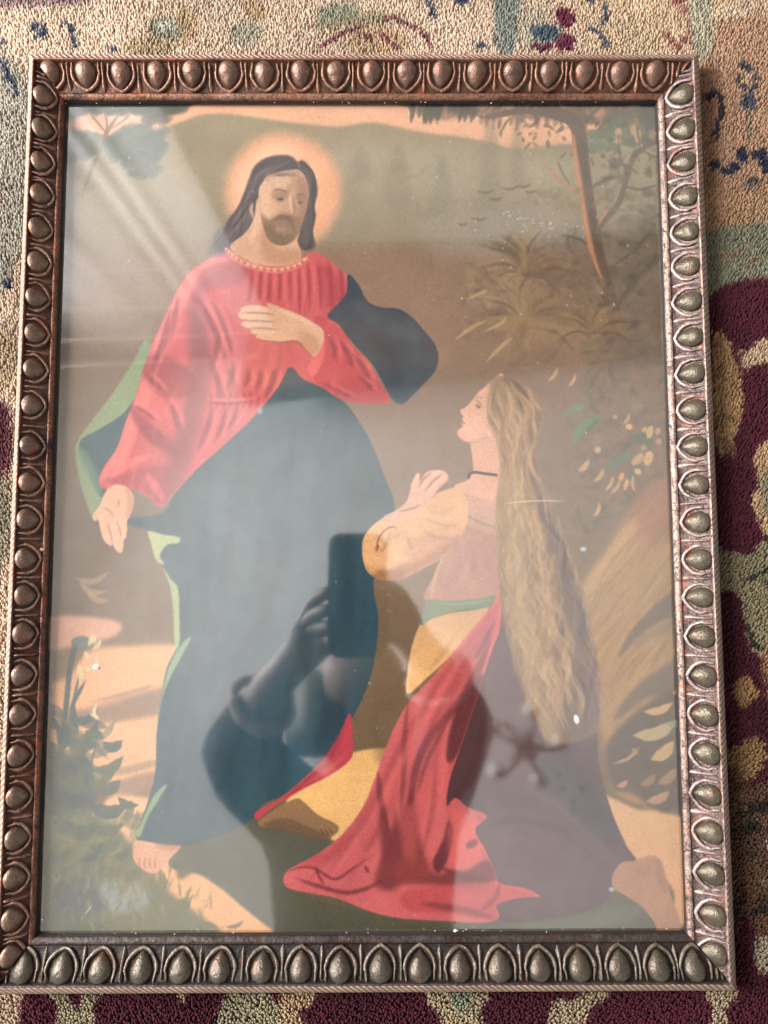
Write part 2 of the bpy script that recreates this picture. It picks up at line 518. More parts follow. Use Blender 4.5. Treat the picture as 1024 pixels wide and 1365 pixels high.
    F([(150, 1046), (205, 1030), (212, 1055), (190, 1068), (160, 1064)], (134, 104, 78), 4, .8)
    F([(140, 1068), (190, 1064), (235, 1080), (235, 1170), (262, 1164), (300, 1182), (336, 1218), (420, 1244), (440, 1275), (60, 1275), (70, 1190), (120, 1140)], gradient(cv, [(1060, (224, 166, 116)), (1250, (222, 158, 100))]), 4)
    F([(380, 1075), (420, 1025), (466, 1005), (520, 1003), (500, 1060), (460, 1120), (420, 1110)], (234, 178, 104), 2)
    F([(496, 860), (500, 1006), (530, 1004), (580, 840), (520, 790), (488, 800)], (104, 80, 52), 8, .45)
    F([(800, 1060), (850, 1080), (880, 1084), (930, 1112), (930, 1260), (890, 1250), (900, 1190), (850, 1150), (820, 1100)], gradient(cv, [(1070, (206, 158, 106)), (1240, (222, 156, 104))]), 3)
    # shade on the ground
    F([(230, 1132), (260, 1118), (330, 1090), (390, 1080), (440, 1112), (420, 1150), (380, 1170), (395, 1192), (480, 1218), (660, 1236), (700, 1275), (420, 1275), (360, 1240), (320, 1208), (296, 1188), (262, 1166), (226, 1158)], (86, 82, 62), 2.5)
    F([(380, 1190), (470, 1215), (620, 1236), (930, 1238), (930, 1275), (420, 1275), (370, 1240)], (84, 78, 54), 4)
    F([(640, 1200), (720, 1226), (800, 1205), (850, 1206), (884, 1230), (890, 1260), (640, 1262)], (92, 88, 70), 3, .9)
    F([(690, 1238), (760, 1226), (830, 1210), (860, 1220), (800, 1240), (720, 1252)], (112, 108, 88), 5, .6)
    # ---- rocks and plants, lower left
    F([(40, 1085), (80, 1068), (120, 1080), (160, 1110), (190, 1150), (230, 1195), (280, 1235), (300, 1275), (20, 1275)], (104, 98, 68), 5)
    for p, c in (([(48, 1090), (84, 1074), (112, 1096), (96, 1130), (52, 1140)], (124, 120, 88)), ([(100, 1120), (140, 1112), (160, 1140), (120, 1160)], (122, 116, 72)), ([(70, 1180), (110, 1168), (150, 1200), (120, 1224), (70, 1214)], (70, 76, 74)), ([(130, 1186), (160, 1172), (192, 1184), (196, 1210), (150, 1218)], (136, 140, 128)), ([(50, 1215), (110, 1225), (150, 1240), (60, 1255)], (78, 84, 60)), ([(60, 1140), (90, 1136), (100, 1160), (62, 1170)], (84, 88, 74))):
        F(p, c, 5, .8)
    for i in range(320):
        x = 60 + 230 * R.random() ** 1.5
        y = R.uniform(1130, 1256) + max(0, (x - 140)) * .55
        if y > 1262:
            y = 1258
        LF(x, y, R.uniform(10, 30), R.uniform(1.5, 3.5), R.uniform(50, 130), R.choice([(88, 92, 58), (110, 108, 66), (72, 78, 52), (140, 130, 84)]), R.uniform(-.2, .2), .5, .7)
    for i in range(60):
        LF(R.uniform(150, 230), R.uniform(1170, 1200) , R.uniform(14, 34), 2.2, R.uniform(60, 110), R.choice([(96, 92, 54), (122, 108, 62)]), R.uniform(-.1, .1), .8, .6)
    for x, y, l, w, a in ((215, 1235, 60, 7, 52), (225, 1225, 44, 5, 45), (252, 1214, 22, 12, 160), (250, 1236, 24, 12, 130), (292, 1242, 30, 6, 170), (300, 1238, 26, 5, 20), (230, 1246, 40, 6, 100)):
        LF(x, y, l, w, a, (100, 98, 66), .15, .9, .7)
    pl = (66, 80, 74)
    F([(60, 1010), (84, 1005), (108, 1020), (126, 1050), (120, 1078), (84, 1085), (55, 1080)], (70, 78, 76), 4, .9)
    L([(72, 1085), (80, 1010), (86, 950), (92, 890), (100, 860), (112, 852)], 7, pl, .8, .95, (1, .3))
    L([(64, 1060), (62, 980), (64, 920), (60, 880)], 6, (70, 74, 64), 1, .85, (1, .2))
    L([(84, 1000), (96, 940), (104, 900)], 4, pl, .8, .9)
    for x, y, l, w, a, b in ((84, 995, 60, 12, 38, .2), (80, 1005, 70, 8, 75, .1), (78, 1000, 50, 7, 105, .1), (92, 960, 40, 10, 20, .2), (90, 950, 50, 5, 62, 0), (86, 990, 30, 8, 55, .1), (72, 960, 46, 5, 112, 0), (96, 1010, 40, 12, -52, -.2), (110, 985, 24, 5, 15, .1)):
        LF(x, y, l, w, a, pl, b, .95, .7)
    for i in range(46):
        x, y = R.uniform(66, 130), R.uniform(960, 1130)
        LF(x, y, R.uniform(20, 52), R.uniform(6, 14), R.choice([R.uniform(0, 60), R.uniform(110, 170), R.uniform(-50, 0)]), R.choice([(68, 80, 70), (84, 92, 70), (60, 70, 64), (98, 100, 76)]), R.uniform(-.2, .2), .6, .8)
    for i in range(70):
        x, y = R.uniform(64, 190), R.uniform(1090, 1180)
        LF(x, y, R.uniform(16, 44), R.uniform(5, 12), R.uniform(0, 90), R.choice([(82, 88, 62), (100, 102, 68), (72, 78, 60), (116, 114, 80)]), R.uniform(-.25, .25), .5, .9)
    # lilies
    O(107, 857, 14, 9, (92, 104, 92), 1.5, .9)
    for x, y, l, w, a in ((116, 862, 16, 6, 75), (122, 866, 18, 6, 50), (124, 860, 16, 5, 100), (112, 868, 14, 6, -60), (128, 872, 12, 5, -90), (105, 885, 18, 7, -80), (110, 895, 14, 6, -110), (112, 888, 12, 5, -40), (122, 944, 20, 4, -60), (128, 938, 18, 4, -100), (118, 950, 14, 4, -30)):
        LF(x, y, l, w, a, (206, 184, 132), .1, .85, .6)
    O(126, 889, 4.5, 3.5, (252, 248, 240), .5, 1, -.5)
    O(131, 891, 2, 2, (130, 80, 40), .4, 1)
    # small leafy plant
    L([(118, 1080), (120, 1040), (122, 1010), (130, 990)], 3, (72, 84, 70), .6, .9)
    for x, y, l, w, a in ((136, 996, 28, 12, 18), (137, 986, 26, 12, 170), (136, 990, 26, 11, -14), (112, 975, 18, 9, -8), (112, 994, 18, 10, 25), (116, 1000, 20, 8, 240), (122, 1028, 46, 13, 25), (126, 1052, 36, 16, 18), (122, 1048, 44, 10, 48), (156, 1064, 30, 10, -20), (118, 1076, 52, 17, 2), (120, 1104, 44, 14, 6), (116, 1130, 48, 14, 14), (150, 1142, 18, 9, 15), (90, 1030, 40, 12, -40), (96, 1120, 40, 10, 40), (100, 1150, 44, 9, 36)):
        LF(x, y, l, w, a, R.choice([(74, 84, 66), (68, 80, 70), (84, 90, 62)]), .18, .92, .7)
    for x, y, l, a in ((104, 776, 40, -18), (114, 786, 34, -26), (96, 770, 50, 10)):
        LF(x, y, l, 8, a, (170, 140, 104), .2, .55, 1.5)
    # ---- the standing man
    rim = [(88, 0.0), (82, .35), (76, .45), (70, .6)]
    for r, a in rim:
        O(377, 253, r, r * 1.01, (236, 164, 118), 6, a)
    O(374, 250, 58, 60, (240, 184, 142), 12, .8)
    O(404, 262, 40, 60, (228, 158, 98), 12, .35)
    # cloak behind the hanging sleeve
    F([(192, 452), (176, 480), (150, 520), (126, 552), (104, 582), (98, 602), (104, 640), (114, 672), (124, 694), (140, 680), (150, 640), (190, 560), (205, 480)], (126, 138, 98), 1.2)
    F([(104, 588), (128, 572), (160, 552), (190, 520), (180, 580), (150, 640), (134, 662), (122, 640), (110, 612)], (62, 84, 84), 1.5)
    F([(102, 598), (112, 600), (128, 632), (136, 660), (124, 650), (110, 622)], (94, 118, 96), 3, .8)
    robe = (44, 72, 74)
    low = [(386, 486), (372, 512), (340, 552), (300, 590), (262, 624), (232, 658), (214, 684), (174, 690), (168, 698), (196, 706), (214, 712), (206, 726), (216, 756), (236, 784), (238, 820), (238, 856), (222, 890), (214, 930), (208, 980), (206, 1030), (198, 1064), (184, 1104), (182, 1122), (212, 1128), (244, 1128), (290, 1116), (332, 1096), (352, 1072), (376, 1062), (420, 1024), (462, 970), (488, 920), (500, 876), (504, 824), (498, 774), (520, 720), (526, 672), (514, 638), (492, 584), (462, 538), (430, 514), (404, 504)]
    got = F(low, robe, 1.0)
    cv.within(got)
    for p, w, c, a in (([(388, 490), (420, 560), (440, 660), (452, 760), (440, 900), (400, 1030)], 60, (52, 77, 82), .5), ([(300, 600), (280, 720), (290, 860), (270, 1000), (230, 1110)], 70, (50, 75, 80), .55), ([(250, 650), (330, 680), (400, 660), (480, 600)], 26, (56, 82, 86), .4), ([(240, 690), (320, 730), (420, 720), (500, 660)], 18, (36, 56, 62), .5), ([(370, 620), (350, 760), (346, 900), (310, 1060)], 26, (36, 56, 62), .5), ([(430, 560), (470, 640), (490, 720)], 22, (37, 58, 64), .5), ([(450, 700), (470, 800), (450, 930), (410, 1020)], 20, (35, 54, 58), .5), ([(236, 800), (260, 900), (240, 1010), (210, 1100)], 22, (38, 58, 66), .4)):
        L(p, w, c, 10, a)
    for i in range(34):
        x0, x1_ = R.uniform(260, 480), R.uniform(200, 480)
        L([(x0, R.uniform(520, 700)), (x0 * .7 + x1_ * .3 + R.uniform(-12, 12), 780), (x1_ * .7 + x0 * .3, 930), (x1_, 1100)], R.uniform(6, 26), R.choice([(58, 84, 88), (33, 50, 56), (35, 54, 60), (54, 78, 82)]), 6, .45)
    for i in range(150):
        x, y = R.uniform(200, 510), R.uniform(520, 1100)
        L([(x, y), (x + R.uniform(-8, 8), y + R.uniform(30, 90)), (x + R.uniform(-20, 20), y + R.uniform(90, 150))], R.uniform(3, 12), R.choice([(58, 84, 88), (34, 52, 58), (48, 70, 72)]), 4, .18)
    cv.within(None)
    lining = (150, 160, 108)
    F([(196, 708), (214, 712), (238, 716), (236, 724), (222, 726), (212, 740), (218, 752), (206, 746), (200, 724)], (160, 164, 112), 1.2)
    F([(216, 756), (226, 772), (236, 784), (238, 820), (238, 858), (232, 862), (230, 820), (226, 784)], lining, 1, .95)
    F([(254, 850), (240, 860), (224, 890), (214, 930), (208, 970), (216, 930), (228, 900), (240, 878)], (124, 146, 106), 1, .95)
    F([(222, 1046), (204, 1062), (190, 1092), (180, 1114), (186, 1116), (196, 1090), (210, 1068)], (128, 146, 104), 1, .95)
    F([(466, 952), (470, 984), (470, 1008), (456, 1024), (430, 1040), (398, 1056), (360, 1080), (344, 1094), (340, 1084), (372, 1066), (420, 1026), (448, 988)], (186, 62, 66), 1.0)
    L([(462, 966), (430, 1022), (380, 1066)], 10, (140, 46, 52), 3, .6)
    L([(466, 1000), (440, 1026), (400, 1050)], 5, (206, 92, 84), 2, .5)
    # feet
    F([(180, 1122), (200, 1124), (224, 1130), (240, 1130), (226, 1146), (214, 1160), (204, 1166), (190, 1162), (178, 1150), (176, 1136)], (206, 148, 110), .9)
    for x in (186, 193, 200, 207):
        L([(x, 1143), (x - 2, 1153), (x, 1160)], 1.5, (140, 84, 60), .5, .8)
    L([(204, 1128), (226, 1131), (238, 1131)], 8, (168, 104, 78), 2, .6)
    F([(344, 1096), (370, 1078), (394, 1066), (404, 1070), (424, 1088), (444, 1098), (452, 1106), (444, 1116), (430, 1120), (400, 1112), (372, 1104), (350, 1104)], (142, 104, 66), 1.0)
    F([(350, 1102), (380, 1092), (420, 1108), (440, 1116), (425, 1122), (385, 1112)], (104, 76, 48), 2, .8)
    for x in (432, 438, 444):
        L([(x - 6, 1106), (x, 1114)], 1.5, (80, 54, 34), .5, .8)
    # tunic
    red = (190, 84, 80)
    tun = [(302, 328), (276, 344), (252, 360), (236, 382), (222, 412), (206, 446), (190, 488), (180, 524), (166, 560), (154, 596), (136, 622), (130, 642), (140, 652), (170, 650), (196, 662), (212, 676), (232, 656), (262, 624), (300, 590), (340, 552), (370, 514), (386, 488), (404, 504), (430, 516), (456, 532), (488, 537), (520, 534), (506, 508), (490, 480), (466, 452), (478, 420), (472, 384), (452, 356), (418, 334), (386, 352), (344, 348), (318, 340)]
    got = F(tun, red, 1.0)
    cv.within(got)
    F([(302, 328), (262, 352), (236, 382), (206, 446), (180, 524), (150, 604), (132, 640), (150, 640), (180, 580), (210, 500), (232, 430), (262, 380), (300, 350)], (214, 120, 104), 4, .85)
    F([(256, 390), (270, 420), (280, 470), (272, 540), (262, 580), (240, 650), (212, 668), (222, 610), (236, 560), (250, 500), (250, 440)], (128, 68, 66), 7, .75)
    F([(262, 366), (300, 346), (330, 352), (320, 376), (280, 384), (262, 410), (252, 420)], (150, 66, 66), 6, .7)
    F([(186, 486), (210, 470), (250, 490), (262, 520), (220, 530), (196, 510)], (132, 54, 56), 5, .75)
    F([(172, 536), (196, 560), (230, 590), (240, 610), (200, 590), (176, 560)], (134, 56, 58), 4, .75)
    F([(134, 640), (160, 632), (200, 620), (226, 630), (216, 674), (196, 660), (168, 648)], (150, 66, 70), 4, .8)
    F([(196, 630), (214, 650), (216, 668), (208, 660), (194, 640)], (206, 96, 90), 2, .8)
    F([(136, 628), (160, 612), (200, 606), (180, 618), (150, 634)], (214, 112, 98), 2.5, .8)
    F([(420, 420), (456, 440), (488, 480), (520, 532), (470, 536), (430, 516), (416, 496), (424, 466)], (176, 64, 66), 2, .9)
    F([(418, 430), (432, 450), (430, 480), (418, 500), (410, 490), (420, 460)], (214, 98, 94), 2.5, .9)
    for x0, y0, x1, y1, w in ((236, 396, 214, 470, 8), (226, 410, 196, 500, 6), (266, 400, 300, 480, 9), (282, 400, 308, 470, 6), (276, 470, 296, 540, 8), (300, 488, 312, 516, 5), (330, 490, 324, 516, 6), (346, 490, 340, 520, 7), (366, 490, 352, 530, 8), (310, 480, 300, 520, 6), (290, 440, 276, 500, 6), (282, 540, 262, 600, 8), (300, 540, 284, 590, 6), (316, 538, 300, 574, 5), (190, 496, 214, 520, 7), (178, 540, 206, 560, 7), (220, 530, 236, 570, 8), (452, 452, 470, 490, 8), (438, 446, 446, 480, 6), (470, 470, 494, 510, 7), (476, 500, 496, 520, 5), (430, 510, 470, 530, 5)):
        L([(x0, y0), ((x0 + x1) / 2 + 3, (y0 + y1) / 2), (x1, y1)], w, (118, 46, 52), 2.2, .65)
        L([(x0 + 8, y0), ((x0 + x1) / 2 + 11, (y0 + y1) / 2), (x1 + 8, y1)], w * .8, (212, 112, 102), 2.5, .5)
    for i, x in enumerate((336, 348, 360, 373, 386, 398, 410, 424, 438, 452)):
        y0 = 354 if x < 400 else 346
        L([(x, y0), (x - 3 + i * .8, y0 + 30), (x - 6 + i * 1.4, y0 + 48 + (20 if x > 390 else 0))], 5, (138, 44, 54), 1.8, .65)
        L([(x + 6, y0), (x + 4 + i * .8, y0 + 28), (x + 2 + i * 1.4, y0 + 46)], 4, (208, 108, 100), 1.8, .5)
    F([(426, 350), (452, 366), (462, 392), (452, 424), (436, 420), (430, 380)], (150, 50, 60), 5, .55)
    for x in range(278, 350, 9):
        L([(x, 520), (x + 3, 532), (x - 2, 546)], 4, (150, 48, 54), 1.2, .6)
    L([(272, 530), (300, 532), (334, 530), (346, 524)], 5, (206, 92, 90), .8, .9)
    L([(272, 535), (300, 537), (332, 535)], 2.5, (118, 42, 48), .8, .8)
    cv.within(None)
    cv.within(got)
    for i in range(90):
        x, y = R.uniform(140, 470), R.uniform(350, 640)
        a_ = R.uniform(-14, 6) if x > 260 else R.uniform(-26, -6)
        l = R.uniform(24, 80)
        L([(x, y), (x + a_ * .5 + R.uniform(-5, 5), y + l * .5), (x + a_, y + l)], R.uniform(2, 8), R.choice([(134, 58, 58), (206, 108, 98), (164, 70, 68), (152, 62, 62)]), 2.6, .28)
    cv.within(None)
    # cloak over the far shoulder
    got = F([(464, 364), (478, 378), (490, 400), (508, 408), (530, 410), (548, 420), (566, 440), (580, 458), (585, 476), (580, 494), (562, 514), (542, 534), (534, 538), (522, 530), (510, 508), (496, 484), (476, 462), (462, 446), (450, 430), (436, 420), (450, 404), (462, 388)], (42, 60, 66), .9)
    cv.within(got)
    L([(470, 400), (510, 430), (560, 450)], 20, (54, 76, 80), 6, .5)
    L([(480, 440), (520, 470), (540, 520)], 16, (32, 46, 52), 6, .6)
    L([(540, 424), (556, 450), (552, 500)], 10, (58, 80, 84), 5, .4)
    cv.within(None)
    # raised hand
    hand = (202, 154, 116)
    F([(358, 402), (384, 412), (410, 424), (430, 438), (430, 456), (420, 474), (410, 466), (396, 452), (376, 454), (356, 452), (340, 448), (344, 440), (330, 436), (320, 430), (330, 424), (317, 420), (322, 412), (344, 410), (362, 412), (356, 406)], hand, .8)
    for p in ([(320, 411), (340, 409), (362, 413)], [(318, 420), (338, 420), (362, 422)], [(322, 430), (342, 430), (364, 431)], [(334, 440), (350, 440), (368, 440)]):
        L(p, 8.5, (208, 160, 122), .7, 1, (.55, .6))
    for p in ([(320, 416), (342, 415), (366, 418)], [(322, 426), (344, 426), (366, 428)], [(332, 436), (350, 436), (370, 438)], [(342, 452), (370, 455), (396, 455), (412, 470)]):
        L(p, 2.2, (128, 84, 62), .6, .75)
    F([(396, 440), (420, 446), (426, 462), (416, 472), (404, 460)], (168, 116, 82), 4, .6)
    L([(370, 412), (395, 420), (420, 434)], 6, (222, 178, 138), 2, .6)
    # hanging hand
    F([(150, 646), (166, 648), (176, 660), (175, 678), (168, 694), (168, 706), (164, 716), (162, 734), (156, 736), (150, 724), (146, 728), (140, 722), (136, 706), (130, 692), (124, 694), (122, 686), (132, 672), (138, 656)], (208, 156, 120), .8)
    for p in ([(133, 686), (136, 706), (142, 724)], [(146, 694), (150, 716), (156, 734)], [(158, 694), (162, 706), (164, 718)]):
        L(p, 7.5, (212, 162, 126), .6, 1, (.8, .5))
    for p in ([(141, 694), (146, 712), (149, 724)], [(154, 692), (158, 706), (160, 716)], [(134, 676), (144, 680), (150, 690)]):
        L(p, 2, (136, 92, 70), .6, .7)
    L([(156, 664), (156, 676)], 2, (150, 70, 60), .6, .7)
    F([(164, 650), (176, 660), (174, 682), (166, 690), (168, 668)], (164, 112, 84), 3, .6)
    # hair, neck, face
    hair = (74, 66, 62)
    F([(340, 240), (322, 272), (300, 300), (282, 326), (276, 336), (300, 338), (330, 318)], (84, 78, 74), 6, .7)
    got = F([(374, 204), (354, 208), (338, 220), (329, 242), (324, 256), (316, 274), (304, 290), (296, 308), (284, 322), (290, 332), (306, 330), (322, 322), (334, 306), (394, 300), (396, 322), (406, 332), (420, 326), (416, 306), (420, 286), (418, 272), (423, 254), (419, 234), (411, 218), (402, 211), (397, 214), (388, 206)], hair, 2.2)
    cv.within(got)
    for i in range(110):
        t = R.random()
        x0, y0 = 392 - t * 44, 210 + t * 22
        k0 = R.uniform(-5, 5)
        L([(x0, y0), (352 - t * 14 + k0, 226 + t * 18), (334 - t * 8 + k0, 256 + t * 10), (320 - t * 10 + 16 * R.random(), 284), (300 + R.uniform(-14, 28), 316 + R.uniform(-4, 14))], R.uniform(1.2, 3.4), R.choice([(122, 104, 92), (46, 44, 46), (98, 84, 76), (56, 52, 52), (140, 120, 104)]), .9, .45)
    for i in range(60):
        x = R.uniform(405, 421)
        w_ = R.uniform(-3, 3)
        L([(398, 213), (x - 2, 228), (x + w_, 256), (x - 3 - w_, 290), (x - 4 + w_, 328)], R.uniform(1.2, 3), R.choice([(42, 42, 44), (104, 90, 80), (58, 54, 52), (84, 74, 68)]), .9, .45)
    L([(397, 212), (398, 218), (399, 224)], 2, (150, 118, 94), .8, .8)
    cv.within(None)
    for i in range(34):
        x = R.uniform(278, 330)
        L([(x + 10, 300), (x + R.uniform(-4, 4), 318), (x - 6 + R.uniform(-4, 6), 330 + R.uniform(0, 12))], R.uniform(1, 2.4), R.choice([(88, 78, 74), (70, 64, 62), (110, 98, 90)]), 1, .45)
    cv.within(None)
    F([(346, 262), (338, 288), (326, 308), (306, 326), (322, 342), (350, 352), (384, 352), (400, 344), (398, 326), (388, 312)], (200, 154, 118), 1.2)
    F([(352, 300), (370, 330), (396, 330), (402, 344), (380, 350), (354, 346), (346, 320)], (166, 118, 84), 5, .6)
    L([(344, 270), (340, 300), (332, 322)], 8, (218, 176, 138), 3, .6)
    face = [(350, 240), (356, 232), (370, 227), (386, 224), (398, 224), (407, 234), (411, 254), (408, 276), (402, 296), (396, 312), (386, 322), (372, 325), (358, 318), (350, 300), (346, 278), (344, 252)]
    got = F(face, (190, 146, 108), 1.0)
    cv.within(got)
    F([(346, 240), (360, 240), (362, 262), (360, 288), (352, 296), (346, 270)], (214, 172, 134), 4, .75)
    F([(362, 230), (384, 230), (382, 250), (366, 250)], (202, 164, 122), 4, .6)
    F([(346, 284), (358, 290), (370, 284), (382, 282), (394, 286), (402, 292), (400, 330), (350, 330)], (126, 98, 70), 4, .85)
    O(374, 303, 7, 4.5, (166, 124, 94), 2, .8)
    O(374, 299, 6.5, 1.8, (146, 94, 76), 1.3, .7)
    L([(362, 292), (374, 287), (384, 290), (392, 296)], 5, (104, 78, 58), 1.6, .85)
    L([(362, 292), (360, 302), (364, 312)], 4, (112, 86, 64), 1.6, .7)
    L([(374, 308), (373, 316)], 3, (96, 74, 54), 1.2, .6)
    # modelling of the face: light from the left, far cheek and eye hollows in shade
    F([(394, 236), (410, 240), (410, 270), (402, 298), (392, 300), (396, 268)], (148, 108, 78), 4, .6)
    for x_, y_, rx_, ry_ in ((372, 258, 12, 6), (401, 262, 8, 6)):
        O(x_, y_, rx_, ry_, (146, 106, 78), 2.6, .55)
    O(364, 276, 8, 8, (208, 156, 120), 3.5, .6)
    O(376, 240, 12, 7, (214, 176, 136), 4, .5)
    F([(352, 296), (360, 300), (372, 312), (390, 310), (386, 324), (370, 327), (356, 320)], (112, 86, 62), 3, .7)
    for i in range(60):
        x_, y_ = R.uniform(352, 400), R.uniform(288, 320)
        L([(x_, y_), (x_ + R.uniform(-3, 3), y_ + R.uniform(4, 9))], 1.4, R.choice([(98, 76, 56), (146, 114, 84), (120, 92, 66)]), .6, .5)
    for i in range(24):
        y_ = 228 + i * .5
        L([(352 + R.uniform(0, 46), 226 + R.uniform(-3, 4)), (350 + R.uniform(0, 50), 233)], 1.6, (112, 92, 78), 1.2, .3)
    # nose, brows, eyes
    L([(389, 258), (391, 270), (393, 280), (388, 285)], 4, (152, 108, 78), 1.2, .8)
    L([(386, 252), (387, 268), (388, 280)], 4, (218, 180, 140), 1.2, .7)
    L([(380, 286), (388, 287)], 2.5, (110, 76, 56), .8, .7)
    L([(362, 254), (370, 250), (380, 253), (384, 256)], 3, (118, 90, 72), 1.0, .85)
    L([(394, 258), (402, 257), (408, 260)], 3, (112, 84, 66), 1.0, .85)
    L([(364, 261), (373, 259), (382, 263)], 4, (146, 108, 84), 1.4, .7)
    O(373, 262.5, 5, 2.6, (98, 80, 70), .9, .85)
    O(374, 263.5, 2.0, 1.6, (60, 50, 46), .9, .8)
    L([(367, 261), (373, 259.5), (381, 262.5)], 2.2, (206, 166, 128), .9, .5)
    L([(366, 265), (374, 266.5), (381, 265)], 1.6, (150, 108, 84), .8, .7)
    O(400, 267, 4, 2.4, (100, 78, 66), .9, .85)
    O(400, 268, 1.8, 1.5, (62, 52, 46), .9, .8)
    L([(395, 266), (400, 264.5), (405, 266)], 2, (190, 148, 112), .9, .5)
    F([(402, 240), (412, 250), (408, 290), (398, 310), (400, 270)], (150, 108, 80), 4, .55)
    O(385, 250, 4, 8, (178, 120, 88), 3, .6, .3)
    cv.within(None)
    L([(336, 268), (334, 278), (338, 290)], 4, (208, 160, 130), 1, .8)
    # embroidered neckline
    L([(300, 330), (314, 342), (338, 353), (366, 358), (392, 353), (412, 340)], 9, (198, 116, 96), 1, .95, (.6, .6))
    L([(300, 330), (314, 342), (338, 353), (366, 358), (392, 353), (412, 340)], 4, (214, 144, 112), 1, .6, (.6, .6))
    for i in range(30):
        t = i / 29
        q = spline([(300, 330), (314, 342), (338, 353), (366, 358), (392, 353), (412, 340)], False, 6)
        k = int(t * (len(q) - 1))
        O(q[k][0], q[k][1] - 1 + (i % 2) * 2, 1.8, 1.3, (158, 70, 66) if i % 2 else (226, 168, 128), .4, .9)
    # ---- the kneeling woman
    skin = (214, 158, 124)
    F([(590, 900), (650, 850), (680, 900), (670, 1000), (640, 1090), (590, 1090)], (80, 46, 42), 2)
    # dark skirt
    got = F([(664, 806), (690, 860), (716, 930), (740, 985), (792, 965), (800, 1020), (816, 1080), (836, 1128), (850, 1150), (836, 1166), (818, 1186), (800, 1210), (740, 1226), (690, 1232), (664, 1226), (640, 1180), (620, 1120), (600, 1075), (630, 1010), (640, 950), (640, 900), (652, 860)], (84, 62, 60), 1.2)
    cv.within(got)
    F([(640, 1100), (690, 1090), (740, 1096), (790, 1130), (830, 1150), (800, 1210), (690, 1230), (650, 1180)], (96, 72, 70), 10, .8)
    F([(720, 1020), (760, 1010), (800, 1060), (830, 1120), (790, 1120), (750, 1070)], (58, 48, 54), 8, .7)
    F([(640, 860), (670, 840), (700, 900), (720, 980), (700, 1040), (650, 1000)], (98, 70, 66), 8, .6)
    L([(640, 1110), (680, 1096), (740, 1106), (800, 1150)], 8, (62, 48, 52), 4, .6)
    L([(690, 1040), (760, 1090), (820, 1150)], 10, (106, 84, 82), 5, .45)
    F([(628, 880), (644, 900), (650, 960), (640, 1030), (616, 1064), (596, 1076), (600, 1030), (616, 960)], (74, 40, 36), 3, .9)
    cv.within(None)
    # bodice
    got = F([(622, 642), (600, 656), (588, 676), (600, 700), (612, 720), (590, 742), (578, 770), (570, 802), (664, 800), (668, 700), (668, 636)], (168, 122, 104), 1.2)
    cv.within(got)
    F([(606, 716), (668, 694), (668, 800), (574, 800), (590, 750)], (176, 126, 102), 5, .9)
    for i in range(26):
        x, y = R.uniform(590, 660), R.uniform(712, 780)
        L([(x, y), (x - R.uniform(0, 8), y + 14), (x - R.uniform(2, 14), y + R.uniform(20, 34))], R.uniform(3, 8), R.choice([(150, 104, 88), (198, 148, 120)]), 3, .3)
    F([(600, 662), (640, 656), (668, 660), (668, 700), (640, 700), (610, 690)], (206, 154, 122), 5, .8)
    F([(618, 676), (640, 684), (668, 690), (668, 712), (640, 706), (620, 694)], (184, 146, 112), 3, .8)
    L([(612, 680), (640, 696), (666, 704)], 3, (140, 104, 82), 1.5, .6)
    L([(592, 740), (580, 770), (574, 800)], 6, (206, 160, 112), 2, .6)
    cv.within(None)
    # sleeve and arms
    got = got2 = F([(545, 672), (566, 664), (590, 654), (612, 650), (624, 670), (622, 700), (610, 722), (592, 742), (560, 760), (534, 772), (508, 772), (490, 762), (483, 738), (486, 714), (504, 694), (526, 682)], (216, 160, 108), 1.0)
    cv.within(got)
    F([(486, 752), (510, 760), (540, 762), (530, 776), (500, 776)], (140, 92, 52), 3, .8)
    F([(484, 720), (500, 700), (520, 700), (510, 740), (500, 764), (486, 756)], (228, 170, 108), 4, .7)
    F([(550, 720), (600, 706), (620, 712), (590, 744), (540, 766), (534, 750)], (190, 134, 100), 5, .7)
    for p in ([(556, 700), (580, 716), (604, 716)], [(540, 706), (552, 740)], [(566, 690), (590, 700), (616, 700)], [(520, 704), (516, 724), (504, 740)]):
        L(p, 3.5, (150, 104, 78), 1.6, .55)
    for p in ([(500, 700), (524, 692), (560, 686)], [(530, 716), (560, 712)]):
        L(p, 6, (230, 180, 132), 2.5, .6)
    cv.within(None)
    cv.within(got2)
    for i in range(46):
        x, y = R.uniform(490, 615), R.uniform(665, 765)
        L([(x, y), (x + R.uniform(10, 26), y + R.uniform(-4, 14)), (x + R.uniform(26, 54), y + R.uniform(-14, 14))], R.uniform(3, 8), R.choice([(182, 130, 92), (236, 184, 134), (166, 116, 86), (226, 172, 122)]), 3, .3)
    F([(520, 758), (560, 746), (600, 722), (620, 712), (610, 730), (570, 756), (534, 772)], (150, 102, 74), 5, .55)
    cv.within(None)
    L([(503, 734), (504, 720), (512, 708), (522, 702), (530, 704)], 2, (120, 74, 66), .5, .9)
    L([(501, 736), (504, 728), (500, 732)], 4, (120, 66, 60), .6, .9)
    F([(542, 668), (548, 650), (554, 634), (558, 630), (560, 640), (570, 628), (586, 626), (594, 628), (598, 634), (596, 642), (586, 652), (574, 668), (560, 682), (540, 690), (518, 696), (512, 688), (528, 680)], (212, 158, 126), .8)
    for p in ([(550, 650), (555, 638), (559, 631)], [(562, 650), (572, 636), (588, 628)], [(570, 658), (582, 642), (596, 633)]):
        L(p, 6, (222, 170, 138), .7, .9, (.8, .4))
    for p in ([(558, 650), (566, 637), (576, 630)], [(566, 656), (578, 641), (590, 632)], [(576, 664), (588, 650), (598, 640)], [(530, 682), (548, 678), (562, 672)]):
        L(p, 2.2, (136, 88, 72), .7, .85)
